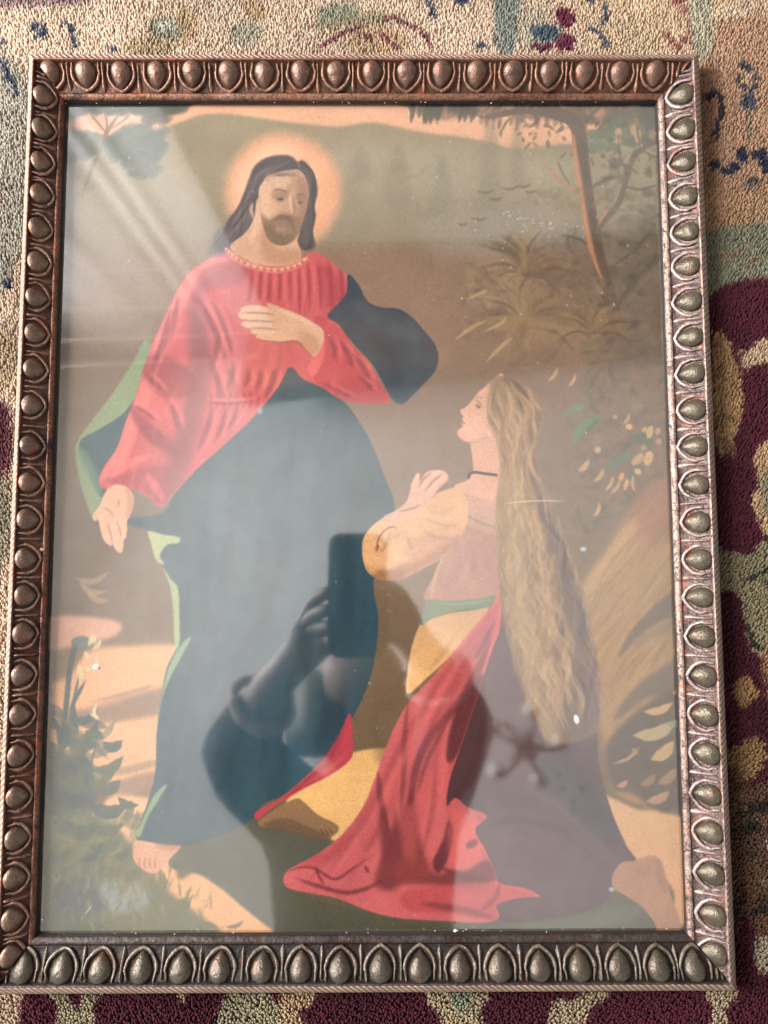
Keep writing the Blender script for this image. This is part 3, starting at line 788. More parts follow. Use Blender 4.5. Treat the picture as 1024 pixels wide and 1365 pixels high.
    # neck and face in profile
    got = F([(672, 500), (660, 504), (648, 514), (638, 522), (632, 530), (626, 537), (620, 543), (615, 545), (614, 549), (618, 554), (616, 559), (619, 561), (616, 564), (617, 568), (613, 571), (610, 576), (612, 582), (619, 587), (627, 590), (629, 600), (631, 616), (631, 628), (622, 640), (606, 648), (630, 660), (672, 660), (680, 560)], skin, .8, 1, True)
    cv.within(got)
    F([(624, 588), (640, 586), (656, 580), (668, 600), (668, 640), (640, 640), (632, 620)], (196, 142, 110), 4, .5)
    F([(620, 560), (634, 552), (646, 566), (636, 584), (620, 582)], (224, 166, 136), 4, .6)
    L([(612, 583), (624, 590), (640, 586), (656, 580)], 2.5, (176, 122, 94), 1.4, .5)
    L([(634, 532), (640, 536), (644, 542)], 2.2, (140, 96, 74), .7, .8)
    O(638, 541, 4, 2, (110, 80, 70), .7, .85, .6)
    L([(630, 533), (637, 529), (646, 530)], 1.6, (160, 118, 88), .7, .8)
    L([(616, 564), (621, 563)], 2, (176, 92, 82), .5, .9)
    L([(615, 556), (620, 556)], 1.6, (170, 110, 90), .5, .8)
    L([(651, 574), (655, 582)], 3, (230, 190, 160), .8, .7)
    cv.within(None)
    L([(625, 638), (627, 631), (634, 629), (648, 631), (664, 633)], 3.8, (66, 48, 50), .5, 1, (.6, 1))
    # skirt: yellow front, sash, red drape
    F([(566, 828), (596, 816), (650, 806), (640, 840), (606, 872), (570, 904), (544, 926), (543, 900), (548, 868), (556, 842)], gradient(cv, [(810, (196, 146, 96)), (900, (234, 178, 108))]), 1.2)
    L([(606, 850), (590, 872), (572, 894)], 6, (180, 118, 76), 3, .5)
    F([(572, 800), (600, 801), (640, 798), (662, 794), (658, 806), (630, 814), (600, 816), (580, 822), (562, 834), (564, 816)], (112, 124, 92), .9)
    L([(570, 826), (600, 817), (652, 809)], 2, (74, 82, 60), .7, .7)
    L([(574, 804), (620, 805), (658, 799)], 2.5, (142, 152, 118), 1, .6)
    red2 = (204, 96, 88)
    drape = [(668, 792), (652, 814), (628, 842), (600, 876), (572, 908), (546, 936), (528, 966), (512, 1004), (498, 1044), (482, 1080), (454, 1116), (420, 1142), (386, 1160), (377, 1174), (384, 1186), (410, 1192), (450, 1200), (490, 1216), (530, 1226), (590, 1230), (640, 1233), (666, 1226), (664, 1208), (700, 1198), (722, 1198), (700, 1186), (668, 1180), (660, 1164), (648, 1136), (634, 1108), (650, 1090), (624, 1078), (608, 1066), (596, 1076), (600, 1040), (620, 980), (640, 920), (656, 870), (668, 836)]
    got = F(drape, red2, 1.0)
    cv.within(got)
    F([(590, 1000), (612, 980), (622, 1010), (600, 1050), (590, 1080), (576, 1050)], (208, 88, 80), 5, .7)
    for i in range(70):
        t_ = R.random()
        xb = 400 + 260 * t_
        mid = 560 + 70 * t_
        L([(664 - R.uniform(0, 10), 812 + R.uniform(0, 30)), (640 - 40 * (1 - t_), 890), (mid - 20 * (1 - t_) + R.uniform(-8, 8), 990), ((mid + xb) / 2, 1090), (xb, 1170 + R.uniform(0, 40))], R.uniform(3, 11), R.choice([(216, 104, 94), (140, 54, 52), (206, 94, 86), (166, 66, 62)]), 3.4, .3)
    dk2 = (112, 46, 43)
    for p, w, a in (([(640, 880), (610, 940), (570, 990), (552, 1040), (546, 1090)], 10, .6), ([(545, 930), (540, 980), (538, 1040), (534, 1090)], 7, .55), ([(504, 1030), (508, 1070), (518, 1110)], 8, .75), ([(656, 850), (640, 890), (620, 930), (596, 960)], 9, .7), ([(600, 960), (572, 1010), (556, 1060)], 5, .6)):
        L(p, w, dk2, 2.2, a)
    F([(646, 900), (652, 930), (646, 980), (636, 1020), (612, 1012), (598, 1018), (596, 1000), (604, 960), (624, 920)], (84, 34, 32), 3, .85)
    F([(632, 1000), (620, 1020), (612, 1048), (608, 1010)], (204, 84, 76), 2, .8)
    F([(506, 1076), (520, 1108), (528, 1080), (534, 1110), (540, 1076), (552, 1052), (552, 1080), (560, 1120), (572, 1160), (586, 1166), (620, 1166), (650, 1176), (640, 1190), (590, 1184), (540, 1180), (520, 1190), (500, 1180), (508, 1140)], (100, 38, 36), 5, .75)
    F([(536, 1090), (548, 1074), (558, 1110), (552, 1156), (538, 1140)], (184, 80, 72), 5, .7)
    F([(526, 1156), (556, 1142), (586, 1160), (540, 1180)], (150, 62, 56), 6, .6)
    F([(598, 1096), (592, 1120), (578, 1150), (584, 1166), (596, 1150), (606, 1110)], (84, 32, 32), 2, .8)
    F([(604, 1080), (626, 1090), (650, 1110), (640, 1140), (616, 1156), (600, 1150), (606, 1110)], (214, 92, 80), 3, .85)
    O(630, 1127, 9, 5, (92, 40, 40), 2.5, .75, -.5)
    F([(586, 1158), (620, 1164), (650, 1148), (662, 1176), (620, 1176)], (90, 34, 34), 3, .75)
    F([(540, 1190), (600, 1182), (660, 1180), (716, 1196), (664, 1214), (664, 1228), (590, 1220), (540, 1214)], (188, 72, 70), 3, .8)
    L([(560, 1206), (610, 1214), (660, 1226)], 8, (116, 46, 46), 3, .7)
    L([(640, 1218), (660, 1200), (668, 1180)], 6, (120, 46, 48), 2.5, .6)
    L([(380, 1164), (402, 1158), (420, 1160), (446, 1174), (470, 1160), (500, 1140)], 3.5, (116, 42, 42), 1.2, .7)
    L([(420, 1156), (424, 1168), (432, 1182)], 3.5, (104, 38, 38), 1.2, .7)
    L([(392, 1172), (420, 1182), (460, 1192), (490, 1186), (516, 1172)], 5, (104, 38, 40), 2, .75)
    L([(486, 1156), (492, 1166)], 4, (106, 40, 40), 1.4, .7)
    L([(470, 1110), (440, 1140), (400, 1156)], 14, (176, 66, 62), 5, .6)
    for p in ([(560, 940), (548, 990), (524, 1040), (500, 1090)], [(620, 870), (590, 920), (560, 970)], [(606, 1030), (604, 1090), (598, 1140)], [(580, 1020), (566, 1060), (560, 1090)], [(480, 1110), (470, 1150), (500, 1130)]):
        L(p, 10, (216, 96, 86), 4, .55)
    F([(668, 800), (640, 836), (612, 870), (640, 860), (660, 830)], (176, 80, 84), 4, .5)
    L([(660, 830), (644, 862), (632, 882)], 6, (100, 52, 56), 2, .7)
    cv.within(None)
    # foot
    F([(818, 1170), (830, 1152), (846, 1150), (856, 1146), (872, 1142), (884, 1150), (890, 1172), (898, 1200), (908, 1230), (908, 1262), (880, 1262), (876, 1236), (858, 1212), (838, 1198), (820, 1186)], (172, 124, 90), 1.2)
    F([(876, 1146), (886, 1160), (894, 1190), (886, 1190), (876, 1166)], (146, 102, 78), 3, .6)
    F([(846, 1150), (858, 1160), (872, 1148), (866, 1170), (850, 1166)], (150, 104, 74), 3, .5)
    # long hair
    left = [(656, 506), (650, 540), (654, 568), (664, 590), (668, 620), (664, 660), (664, 700), (666, 740), (668, 780), (672, 816), (682, 860), (694, 900), (710, 940), (734, 992)]
    right = [(690, 504), (716, 526), (724, 554), (718, 586), (714, 606), (726, 640), (741, 680), (754, 716), (767, 756), (780, 800), (789, 846), (796, 890), (801, 930), (796, 976)]
    hp = [(672, 500)] + right + left[::-1]
    got = F(hp, (146, 116, 82), 2.8)
    cv.within(got)
    F([(672, 502), (700, 510), (722, 532), (724, 560), (712, 590), (700, 604), (694, 570), (688, 530)], (104, 78, 60), 4, .85)
    O(708, 552, 10, 20, (146, 108, 76), 6, .7)
    F([(700, 600), (714, 610), (740, 680), (766, 770), (790, 880), (798, 970), (752, 990), (742, 900), (738, 800), (726, 700), (706, 640)], (94, 72, 62), 9, .75)
    la, ra = spline(left, False, 6), spline(right, False, 6)
    ncol = [(182, 142, 96), (132, 96, 64), (166, 128, 84), (196, 156, 106), (114, 84, 58)]
    dcol = [(84, 66, 60), (112, 88, 74), (76, 58, 52), (128, 102, 84)]
    for i in range(800):
        u = R.random()
        i0 = int(R.random() ** .8 * (len(la) - 14))
        n_ = R.randint(8, 22)
        q = []
        for j in range(i0, min(i0 + n_, len(la)), 4):
            uu = u + .075 * math.sin(j * .5 + round(u * 7) * 1.9 + .6 * math.sin(u * 40)) + R.uniform(-.012, .012)
            q.append(tuple(la[j] * (1 - uu) + ra[j] * uu))
        if len(q) < 2:
            continue
        L(q, R.uniform(1.4, 5), R.choice(dcol if u > .74 and i0 > 24 else ncol), 1.3, .45)
    for i in range(150):
        k = R.randint(26, len(la) - 10)
        u = R.uniform(.05, .75)
        x, y = la[k] * (1 - u) + ra[k] * u
        sgn = R.choice([-1, 1])
        L([(x, y), (x + sgn * 5, y + 8), (x + sgn * 2, y + 18), (x + sgn * 6, y + 27)], R.uniform(2, 5), R.choice([(204, 168, 118), (112, 82, 58), (188, 150, 102)]), 1.6, .4)
    F([(668, 640), (690, 640), (704, 700), (706, 780), (716, 880), (700, 880), (680, 820), (670, 740)], (176, 146, 100), 9, .4)
    cv.within(None)
    for i in range(120):
        k = R.randint(30, len(ra) - 6)
        x, y = ra[k]
        L([(x - 3, y), (x + 2 + R.uniform(-2, 4), y + 12), (x + R.uniform(-2, 7), y + R.uniform(20, 34))], R.uniform(1, 2.2), R.choice([(150, 122, 88), (104, 84, 66), (168, 136, 98)]), 1.2, .5)
    for i in range(60):
        k = R.randint(50, len(la) - 2)
        x, y = la[k]
        L([(x + 3, y - 12), (x, y), (x + R.uniform(-3, 8), y + R.uniform(10, 30))], R.uniform(1, 2), R.choice([(160, 130, 88), (124, 98, 66)]), .8, .6)
    L([(716, 940), (730, 972), (742, 1000)], 2.5, (150, 122, 84), .8, .8)
    # ---- age marks on the paper
    L([(672, 671), (700, 668), (730, 667), (756, 668)], 1.8, (206, 190, 164), .5, .8)
    O(770, 960, 3.5, 6.5, (226, 232, 230), .5, 1, -.2)
    O(779, 732, 4.5, 3, (176, 196, 200), .6, .9)
    O(346, 547, 3.5, 5, (130, 160, 162), .8, .7)
    O(817, 1188, 4, 3, (200, 190, 190), .9, .8)
    L([(111, 1222), (121, 1208)], 2, (170, 170, 160), .5, .8)
    for i in range(80):
        a = R.random()
        x, y = (R.uniform(560, 885), R.uniform(150, 420)) if a < .55 else (R.uniform(90, 905), R.uniform(150, 1240))
        O(x, y, R.uniform(.6, 1.5), R.uniform(.6, 1.9), (206, 200, 182), .3, R.uniform(.35, .8), R.uniform(-1, 1))
    for i in range(36):
        x, y = R.gauss(700, 40), R.gauss(292, 12)
        O(x, y, R.uniform(.8, 2), R.uniform(.8, 1.6), (196, 200, 192), .4, R.uniform(.3, .7))
    for i in range(40):
        x, y = R.uniform(90, 880), R.choice([R.uniform(136, 142), R.uniform(1236, 1246)])
        O(x, y, R.uniform(.8, 2), R.uniform(.7, 1.4), (200, 196, 186), .3, R.uniform(.3, .7))
    # litho grain, mottled ageing
    h, w = cv.h, cv.w
    g = rng.normal(0, 1, (h, w)).astype(np.float32)
    g = (g - blur(g, 2)) * .6 + blur(rng.normal(0, 1, (h, w)), 1) * .9
    mot = vnoise(h, w, 40, 1) * .5 + vnoise(h, w, 13, 2) * .35 + vnoise(h, w, 130, 3) * .6
    k = 1 + .085 * g + .04 * mot
    a = cv.a * k[..., None]
    tint = vnoise(h, w, 90, 9)[..., None] * np.array([1.5, .2, -1.8])
    a = a * np.array([.925, .915, .955]) + np.array([0, 0, 3.0])      # yellowed, a little rosy chromolithograph inks
    return cv, np.clip(a + tint, 0, 255)


# ------------------------------------------------------------------ the framed print
OX0, OX1, OY0, OY1 = -.2188, .2238, -.2966, .2940        # outside of the frame
IX0, IX1, IY0, IY1 = -.1980, .1984, -.2672, .2668        # edge of the opening


def bronze(name, base, hi, dark, rough=.42, crack=.0, metal=.55):
    """worn bronze finish: dark wax in the hollows, rubbed copper on what stands out"""
    m = NT(name)
    tc = m.n('TexCoord')
    geo = m.n('NewGeometry')
    big = m.n('TexNoise', {'Vector': geo.outputs['Position'], 'Scale': 46.0, 'Detail': 5.0, 'Roughness': .65})
    fine = m.n('TexNoise', {'Vector': geo.outputs['Position'], 'Scale': 900.0, 'Detail': 4.0, 'Roughness': .6})
    col = m.ramp(big, [(.30, dark), (.47, base), (.60, base), (.74, hi)])
    c2 = m.mix(m.ramp(fine, [(.42, (0, 0, 0)), (.62, (.6, .6, .6))]), col.outputs[0], (*[c * .45 for c in dark],))
    pt = m.ramp(geo.outputs['Pointiness'], [(.44, (0, 0, 0)), (.5, (.5, .5, .5)), (.56, (1, 1, 1))])
    c3 = m.mix(pt, tuple(c * .35 for c in dark), c2)
    edge = m.ramp(geo.outputs['Pointiness'], [(.54, (0, 0, 0)), (.64, (.5, .5, .5))])
    c3 = m.mix(edge, c3, hi)
    lump = m.n('TexNoise', {'Vector': geo.outputs['Position'], 'Scale': 260.0, 'Detail': 4.0, 'Roughness': .6})
    redd = m.n('TexNoise', {'Vector': geo.outputs['Position'], 'Scale': 120.0, 'Detail': 3.0})
    c3 = m.mix(m.ramp(redd, [(.56, (0, 0, 0)), (.68, (.55, .55, .55))]), c3, (base[0] * .8, base[1] * .42, base[2] * .32))
    c3 = m.mix(m.ramp(lump, [(.32, (.8, .8, .8)), (.46, (0, 0, 0))]), c3, dark)
    hgt = m.n('Math', {0: fine, 1: m.n('Math', {0: lump, 1: 2.2}, operation='MULTIPLY')}, operation='ADD')
    if crack:
        v = m.n('TexVoronoi', {'Vector': m.n('VectorMath', {0: geo.outputs['Position'], 1: m.n('VectorMath', {0: big.outputs['Color'], 1: (.006, .006, .006)}, operation='MULTIPLY')}).outputs[0], 'Scale': 240.0}, feature='DISTANCE_TO_EDGE')
        cr = m.ramp(v.outputs['Distance'], [(.0, (0, 0, 0)), (.09, (1, 1, 1))])
        gate = m.ramp(m.n('TexNoise', {'Vector': geo.outputs['Position'], 'Scale': 90.0}), [(.45, (0, 0, 0)), (.6, (crack, crack, crack))])
        inv = m.n('Math', {0: 1.0, 1: cr}, operation='SUBTRACT')
        f = m.n('Math', {0: inv, 1: gate}, operation='MULTIPLY')
        c3 = m.mix(f, c3, tuple(c * .4 for c in dark))
        hgt = m.n('Math', {0: hgt, 1: f}, operation='SUBTRACT')
    m.set(m.p, 'Base Color', c3)
    m.set(m.p, 'Metallic', metal)
    r = m.n('MapRange', {'Value': big, 'From Min': .3, 'From Max': .7, 'To Min': rough - .1, 'To Max': rough + .16})
    m.set(m.p, 'Roughness', r)
    b = m.n('Bump', {'Height': hgt, 'Strength': .45, 'Distance': .0007})
    m.set(m.p, 'Normal', b)
    return m.m


def hatch_mat(name, a, b_):
    """pressed basket weave along the outer edge"""
    m = NT(name)
    tc = m.n('TexCoord')
    geo = m.n('NewGeometry')
    w1 = m.n('TexWave', {'Vector': tc.outputs['UV'], 'Scale': 1.0, 'Distortion': .25, 'Detail': 1.0}, wave_type='BANDS', bands_direction='DIAGONAL')
    w2 = m.n('TexWave', {'Vector': tc.outputs['UV'], 'Scale': 2.2}, wave_type='BANDS', bands_direction='Y')
    h = m.n('Math', {0: w1, 1: m.n('Math', {0: w2, 1: .45}, operation='MULTIPLY')}, operation='ADD')
    big = m.n('TexNoise', {'Vector': geo.outputs['Position'], 'Scale': 40.0, 'Detail': 6.0, 'Roughness': .7})
    c = m.mix(m.ramp(h, [(.3, (0, 0, 0)), (.95, (1, 1, 1))]), a, b_)
    c = m.mix(m.ramp(big, [(.35, (0, 0, 0)), (.65, (.6, .6, .6))]), c, a)
    m.set(m.p, 'Base Color', c)
    m.set(m.p, 'Metallic', .15)
    m.set(m.p, 'Roughness', .5)
    m.set(m.p, 'Normal', m.n('Bump', {'Height': h, 'Strength': .9, 'Distance': .0009}))
    return m.m


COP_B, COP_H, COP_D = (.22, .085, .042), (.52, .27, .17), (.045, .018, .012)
SIDE_TINT = {  # moulding base / rubbed / hollow, egg base / rubbed, rim base / rubbed; one bronze, tinted for the light on each side
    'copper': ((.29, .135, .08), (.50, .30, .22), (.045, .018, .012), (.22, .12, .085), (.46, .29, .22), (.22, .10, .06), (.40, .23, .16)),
    'shaded_bronze': ((.085, .062, .054), (.20, .15, .12), (.022, .016, .015), (.12, .095, .07), (.34, .26, .18), (.14, .11, .085), (.32, .25, .19)),
    'lit_bronze': ((.47, .325, .26), (.68, .54, .47), (.07, .04, .045), (.17, .135, .095), (.42, .34, .26), (.46, .33, .30), (.64, .52, .48)),
    'sidelit_bronze': ((.26, .11, .065), (.42, .22, .15), (.035, .013, .010), (.26, .16, .115), (.48, .32, .24), (.25, .125, .085), (.48, .32, .27))}
HATCH = {'copper': ((.19, .105, .085), (.46, .31, .26)), 'shaded_bronze': ((.19, .11, .075), (.46, .33, .24)), 'lit_bronze': ((.12, .075, .06), (.34, .235, .18)), 'sidelit_bronze': ((.26, .15, .10), (.60, .45, .36))}
M_RAIL = {}
for nm, (b_, h_, d_, eb, eh, tb, th) in SIDE_TINT.items():
    M_RAIL[nm] = (bronze('frame_' + nm, b_, h_, d_, .46, {'copper': .25, 'shaded_bronze': .3, 'lit_bronze': 1.0, 'sidelit_bronze': .5}[nm]),
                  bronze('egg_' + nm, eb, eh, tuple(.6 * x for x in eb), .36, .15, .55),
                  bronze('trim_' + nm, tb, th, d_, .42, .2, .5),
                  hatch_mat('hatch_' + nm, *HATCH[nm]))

PROF = [(.190, .0198), (.205, .0201), (.222, .0197), (.234, .0184), (.246, .0172), (.262, .0168), (.45, .0150), (.62, .0129), (.835, .0106), (.850, .0106), (.865, .0112), (.885, .0115), (.93, .0112), (.985, .0102), (1.0, .0096), (1.002, .0088)]
HPROF = [(0, .0008), (0, .0150), (.008, .0164), (.03, .0172), (.10, .0186), (.170, .0197), (.188, .0199), (.191, .0190)]
SPROF = [(1.001, .0089), (1.004, .0074), (1.010, .0072), (1.012, .0062)]


def band_z(t):
    return float(np.interp(t, [p[0] for p in PROF[5:9]], [p[1] for p in PROF[5:9]]))


WREF = .0245
_ms = NT('sight_edge_shade')
_ms.set(_ms.p, 'Base Color', (.012, .009, .008, 1))  # the lip's shadow put into the strip as near-black colour
_ms.set(_ms.p, 'Roughness', .7)
M_SIGHT_SHADE = _ms.m


def egg_hw(v):
    v = min(1, max(0, v))
    if v < .36:
        return .0070 * math.sqrt(max(0, 1 - ((.36 - v) / .40) ** 2))
    return .0070 * (1 - ((v - .36) / .64) ** 1.75) ** .80


EGG_T0, EGG_T1 = .225, .775


def egg_mesh():
    V, Fc = [], []
    nv, ns = 13, 12
    for i in range(nv):
        v = i / (nv - 1)
        v = .02 + .98 * v
        hw = max(egg_hw(v), .0002)
        t = EGG_T0 + (EGG_T1 - EGG_T0) * v
        zt = .0052 * max(0, (1 - (abs(v - .40) / (.46 if v < .40 else .60)) ** 2.2)) ** .5 + .0004
        for j in range(ns + 1):
            a = math.pi * j / ns
            V.append((hw * math.cos(a) * -1, t * WREF, band_z(t) - .0008 + zt * math.sin(a) ** .9))
    for i in range(nv - 1):
        for j in range(ns):
            q = i * (ns + 1) + j
            Fc.append((q, q + 1, q + ns + 2, q + ns + 1))
    return V, Fc


def cup_mesh():
    side = []
    for v in np.linspace(.0, 1.0, 15):
        t = EGG_T0 + .02 + (EGG_T1 + .055 - EGG_T0 - .02) * v
        hw = .0093 * (1 - .10 * (1 - v) ** 2) if v < .34 else .0093 * max(0, 1 - ((v - .34) / .66) ** 2.1) ** .75
        side.append((max(hw, 0), t * WREF, band_z(t) + .0010))
    P = [(-x, y, z) for x, y, z in side] + [(x, y, z) for x, y, z in side[-2::-1]]
    n = len(P)
    return tube(P, [.0005 + .0006 * min(1, 2.4 * min(i, n - 1 - i) / (n / 2)) for i in range(n)], 6)


def dart_mesh():
    V, Fc = [], []
    st = [(.25, .0010, .0006), (.30, .0014, .0016), (.42, .0012, .0021), (.58, .0013, .0022), (.72, .0021, .0019), (.80, .0016, .0010), (.845, .0002, .0003)]
    for t, hw, h in st:
        z = band_z(t)
        V += [(-hw, t * WREF, z - .0006), (-hw * .35, t * WREF, z + h * .85), (0, t * WREF, z + h), (hw * .35, t * WREF, z + h * .85), (hw, t * WREF, z - .0006)]
    for i in range(len(st) - 1):
        for j in range(4):
            q = i * 5 + j
            Fc.append((q, q + 1, q + 6, q + 5))
    Fc.append((0, 1, 2, 3, 4))
    return V, Fc


def to_mesh(name, vf, mat):
    me = bpy.data.meshes.new(name)
    me.from_pydata([tuple(map(float, v)) for v in vf[0]], [], vf[1])
    me.update()
    me.polygons.foreach_set('use_smooth', np.ones(len(me.polygons), bool))
    me.materials.append(mat)
    return me


picture = empty('framed_picture', (0, 0, 0))
tag(picture, 'bronzed egg and dart frame on the rug, holding a robed man and kneeling woman print', 'framed picture')

RAILS = [  # corner at s = 0, direction along, inward, width, width of the rails at both ends, egg places, side tint
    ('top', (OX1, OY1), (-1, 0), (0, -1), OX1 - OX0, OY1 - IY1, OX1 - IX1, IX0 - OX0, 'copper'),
    ('right', (OX1, OY0), (0, 1), (-1, 0), OY1 - OY0, OX1 - IX1, IY0 - OY0, OY1 - IY1, 'lit_bronze'),
    ('bottom', (OX0, OY0), (1, 0), (0, 1), OX1 - OX0, IY0 - OY0, IX0 - OX0, OX1 - IX1, 'shaded_bronze'),
    ('left', (OX0, OY1), (0, -1), (1, 0), OY1 - OY0, IX0 - OX0, OY1 - IY1, IY0 - OY0, 'sidelit_bronze')]
# where the eggs sit, read along each side of the photograph
EGGS = {'top': [(x, 103) for x in (114.6, 161, 209, 257, 304.5, 353, 401, 448, 495, 542, 589, 636, 684, 732, 779, 827, 873)],
        'right': [(911 + (y - 124) * .039, y) for y in (126, 172, 216, 262, 308.5, 354.7, 402, 449, 498, 546.5, 595, 646, 696, 746.4, 796.6, 849, 901, 953.6, 1005, 1060, 1110, 1165, 1220, 1272)],
        'bottom': [(x, 1285) for x in (30, 83, 134.5, 189, 240.7, 294, 350, 401, 454.5, 507.7, 561, 614, 666, 720, 773, 827, 878.5, 926.8)],
        'left': [(61 - (y - 124) * .038, y) for y in (128, 172, 215, 258, 304, 349, 396, 444, 492, 540, 594, 643, 692, 745, 794, 845, 899, 953, 1006, 1062, 1118, 1171, 1225, 1275)]}


def sweep(prof, wd_, ln, w0, w1, corner, a, n, mat, name, parent, uvs=None, seg=3.0, wob=.00022, seed=0):
    """a moulding run along one side, mitred at both ends"""
    ns = max(8, int(ln / (seg / 1000)))
    k = len(prof)
    V, Fc = [], []
    r = np.random.default_rng(seed)
    nz = np.cumsum(r.normal(0, 1, (ns + 1, 1)), 0)
    wobv = blur(r.normal(0, 1, (ns + 1, k)), 2) * wob
    bow = np.sin(np.linspace(0, math.pi, ns + 1)) * .0003
    L_ = []
    for i in range(ns + 1):
        f = i / ns
        for j, (t, z) in enumerate(prof):
            u = t * wd_
            s0, s1 = t * w0, ln - t * w1
            s = s0 + (s1 - s0) * f
            zz = z + (wobv[i, j] if .0 < t < 1 else 0)
            V.append((corner[0] + a[0] * s + n[0] * u, corner[1] + a[1] * s + n[1] * u, zz))
            L_.append((s, u))
    for i in range(ns):
        for j in range(k - 1):
            q = i * k + j
            Fc.append((q, q + k, q + k + 1, q + 1))
    o = mesh_obj(name, V, Fc, mat, parent)
    if uvs:
        uv = o.data.uv_layers.new(name='UVMap')
        li = np.zeros(len(o.data.loops), int)
        o.data.loops.foreach_get('vertex_index', li)
        uv.data.foreach_set('uv', (np.array(L_)[li] * uvs).astype(np.float32).ravel())
    return o


rail_objs = {}
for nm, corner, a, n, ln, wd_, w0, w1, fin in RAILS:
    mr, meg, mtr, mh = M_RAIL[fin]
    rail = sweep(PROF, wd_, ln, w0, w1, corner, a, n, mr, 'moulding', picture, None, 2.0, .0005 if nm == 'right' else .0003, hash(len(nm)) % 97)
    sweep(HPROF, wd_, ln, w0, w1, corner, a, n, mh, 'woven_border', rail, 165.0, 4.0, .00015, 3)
    def castings(name, vf, mat, amp):
        out_ = []
        for v_ in range(4):
            q_ = np.array(vf[0], float)
            g_ = np.random.default_rng(v_ + 7)
            w3 = [np.sin(q_ @ g_.normal(0, 260, 3) + g_.uniform(0, 6)) for _ in range(3)]
            q_ = q_ + amp * np.stack(w3, 1) + amp * .5 * np.stack([np.sin(q_ @ g_.normal(0, 700, 3)) for _ in range(3)], 1)
            out_.append(to_mesh(name, (q_, vf[1]), mat))
        return out_
    me_e, me_c, me_d = castings('egg', egg_mesh(), meg, .00022), castings('egg_rim', cup_mesh(), mtr, .00034), castings('dart', dart_mesh(), mtr, .00026)
    ss = []
    for px in EGGS[nm]:
        g = on_plane(*px, .0155)
        ss.append((g[0] - corner[0]) * a[0] + (g[1] - corner[1]) * a[1])
    ss.sort()
    pitch = (ss[-1] - ss[0]) / (len(ss) - 1)
    rr = random.Random(len(ss) + len(nm))

    def at(s, kx=1.0, kz=1.0, tilt=0.0):
        ca, sa = math.cos(tilt), math.sin(tilt)
        m = Matrix(((a[0], n[0], 0, corner[0] + a[0] * s), (a[1], n[1], 0, corner[1] + a[1] * s), (0, 0, 1, 0), (0, 0, 0, 1)))
        return m @ Matrix(((pitch / .0243 * kx, 0, 0, 0), (0, wd_ / WREF, 0, 0), (0, 0, kz, .0108 * (1 - kz)), (0, 0, 0, 1)))
    # the ornament runs on into the mitres, where it is cut off
    s_lo, s_hi = ss[0], ss[-1]
    row = [s_lo - 2 * pitch, s_lo - pitch] + ss + [s_hi + pitch, s_hi + 2 * pitch]
    dts = [(p_ + q_) / 2 for p_, q_ in zip(row[:-1], row[1:])]

    def ornament(name, me, s, m, half):
        """place one piece, trimming it where a mitre crosses it; nothing if it lies wholly beyond"""
        cut = []
        for end in (0, 1):
            w_ = w1 if end else w0
            d0, d1 = ((ln - s) if end else s), half
            if d0 + d1 < .15 * w_:
                return
            if d0 - d1 < w_ * .95:
                cut.append(end)
        if not cut:
            placed(name, me, m, rail)
            return
        bm_ = bmesh.new()
        bm_.from_mesh(me)
        bm_.transform(m)
        for end in cut:
            c_ = Vector((corner[0] + a[0] * ln * end, corner[1] + a[1] * ln * end, 0))
            w_ = w1 if end else w0
            mdir = Vector((a[0], a[1], 0)) * (-w_ if end else w_) + Vector((n[0], n[1], 0)) * wd_
            inward = Vector((a[0], a[1], 0)) * (-1 if end else 1)
            nrm = mdir.cross(Vector((0, 0, 1)))
            if nrm.dot(inward) > 0:
                nrm = -nrm
            bmesh.ops.bisect_plane(bm_, geom=bm_.verts[:] + bm_.edges[:] + bm_.faces[:], plane_co=c_ - nrm.normalized() * .0004, plane_no=nrm, clear_outer=True)
        if len(bm_.faces) > 5:
            m2 = bpy.data.meshes.new(name)
            bm_.to_mesh(m2)
            m2.materials.append(me.materials[0])
            placed(name, m2, Matrix(), rail)
        bm_.free()
    for s in row:
        j = rr.uniform(-.0003, .0003)
        ornament('egg', rr.choice(me_e), s + j, at(s + j, rr.uniform(.95, 1.05), rr.uniform(.94, 1.05)), .007)
        ornament('egg_rim', rr.choice(me_c), s + j, at(s + j, rr.uniform(.98, 1.03), rr.uniform(.96, 1.04)), .0105)
    for s in dts:
        ornament('dart', rr.choice(me_d), s, at(s + rr.uniform(-.0004, .0004), rr.uniform(.9, 1.1), rr.uniform(.9, 1.1)), .0022)
    sweep(SPROF, wd_, ln, w0, w1, corner, a, n, M_SIGHT_SHADE, 'sight_edge', rail, None, 6.0, .0001, 5)
    rail_objs[nm] = rail

# the print, its picture drawn above
cvp, art = paint_print()
img = bpy.data.images.new('print_picture', cvp.w, cvp.h, alpha=False)
px_ = np.ones((cvp.h, cvp.w, 4), np.float32)
px_[..., :3] = art[::-1] / 255.0
img.pixels.foreach_set(px_.ravel())
img.pack()
mp = NT('print_paper')
uvn = mp.n('TexCoord')
ti = mp.n('TexImage', {'Vector': uvn.outputs['UV']})
ti.image = img
mp.set(mp.p, 'Base Color', ti.outputs['Color'])
mp.set(mp.p, 'Roughness', .8)
mp.set(mp.p, 'Specular IOR Level', .2)
x0, y1 = cvp.x0, cvp.y1
x1, y0 = x0 + cvp.w / cvp.ppm, y1 - cvp.h / cvp.ppm
nx, ny = 40, 54
gx, gy = np.meshgrid(np.linspace(0, 1, nx + 1), np.linspace(0, 1, ny + 1))
gz = ZP - .0022 + .0006 * (np.sin(gx * 5 + 1) * np.sin(gy * 7))
V = np.stack([x0 + gx * (x1 - x0), y0 + gy * (y1 - y0), gz], -1).reshape(-1, 3)
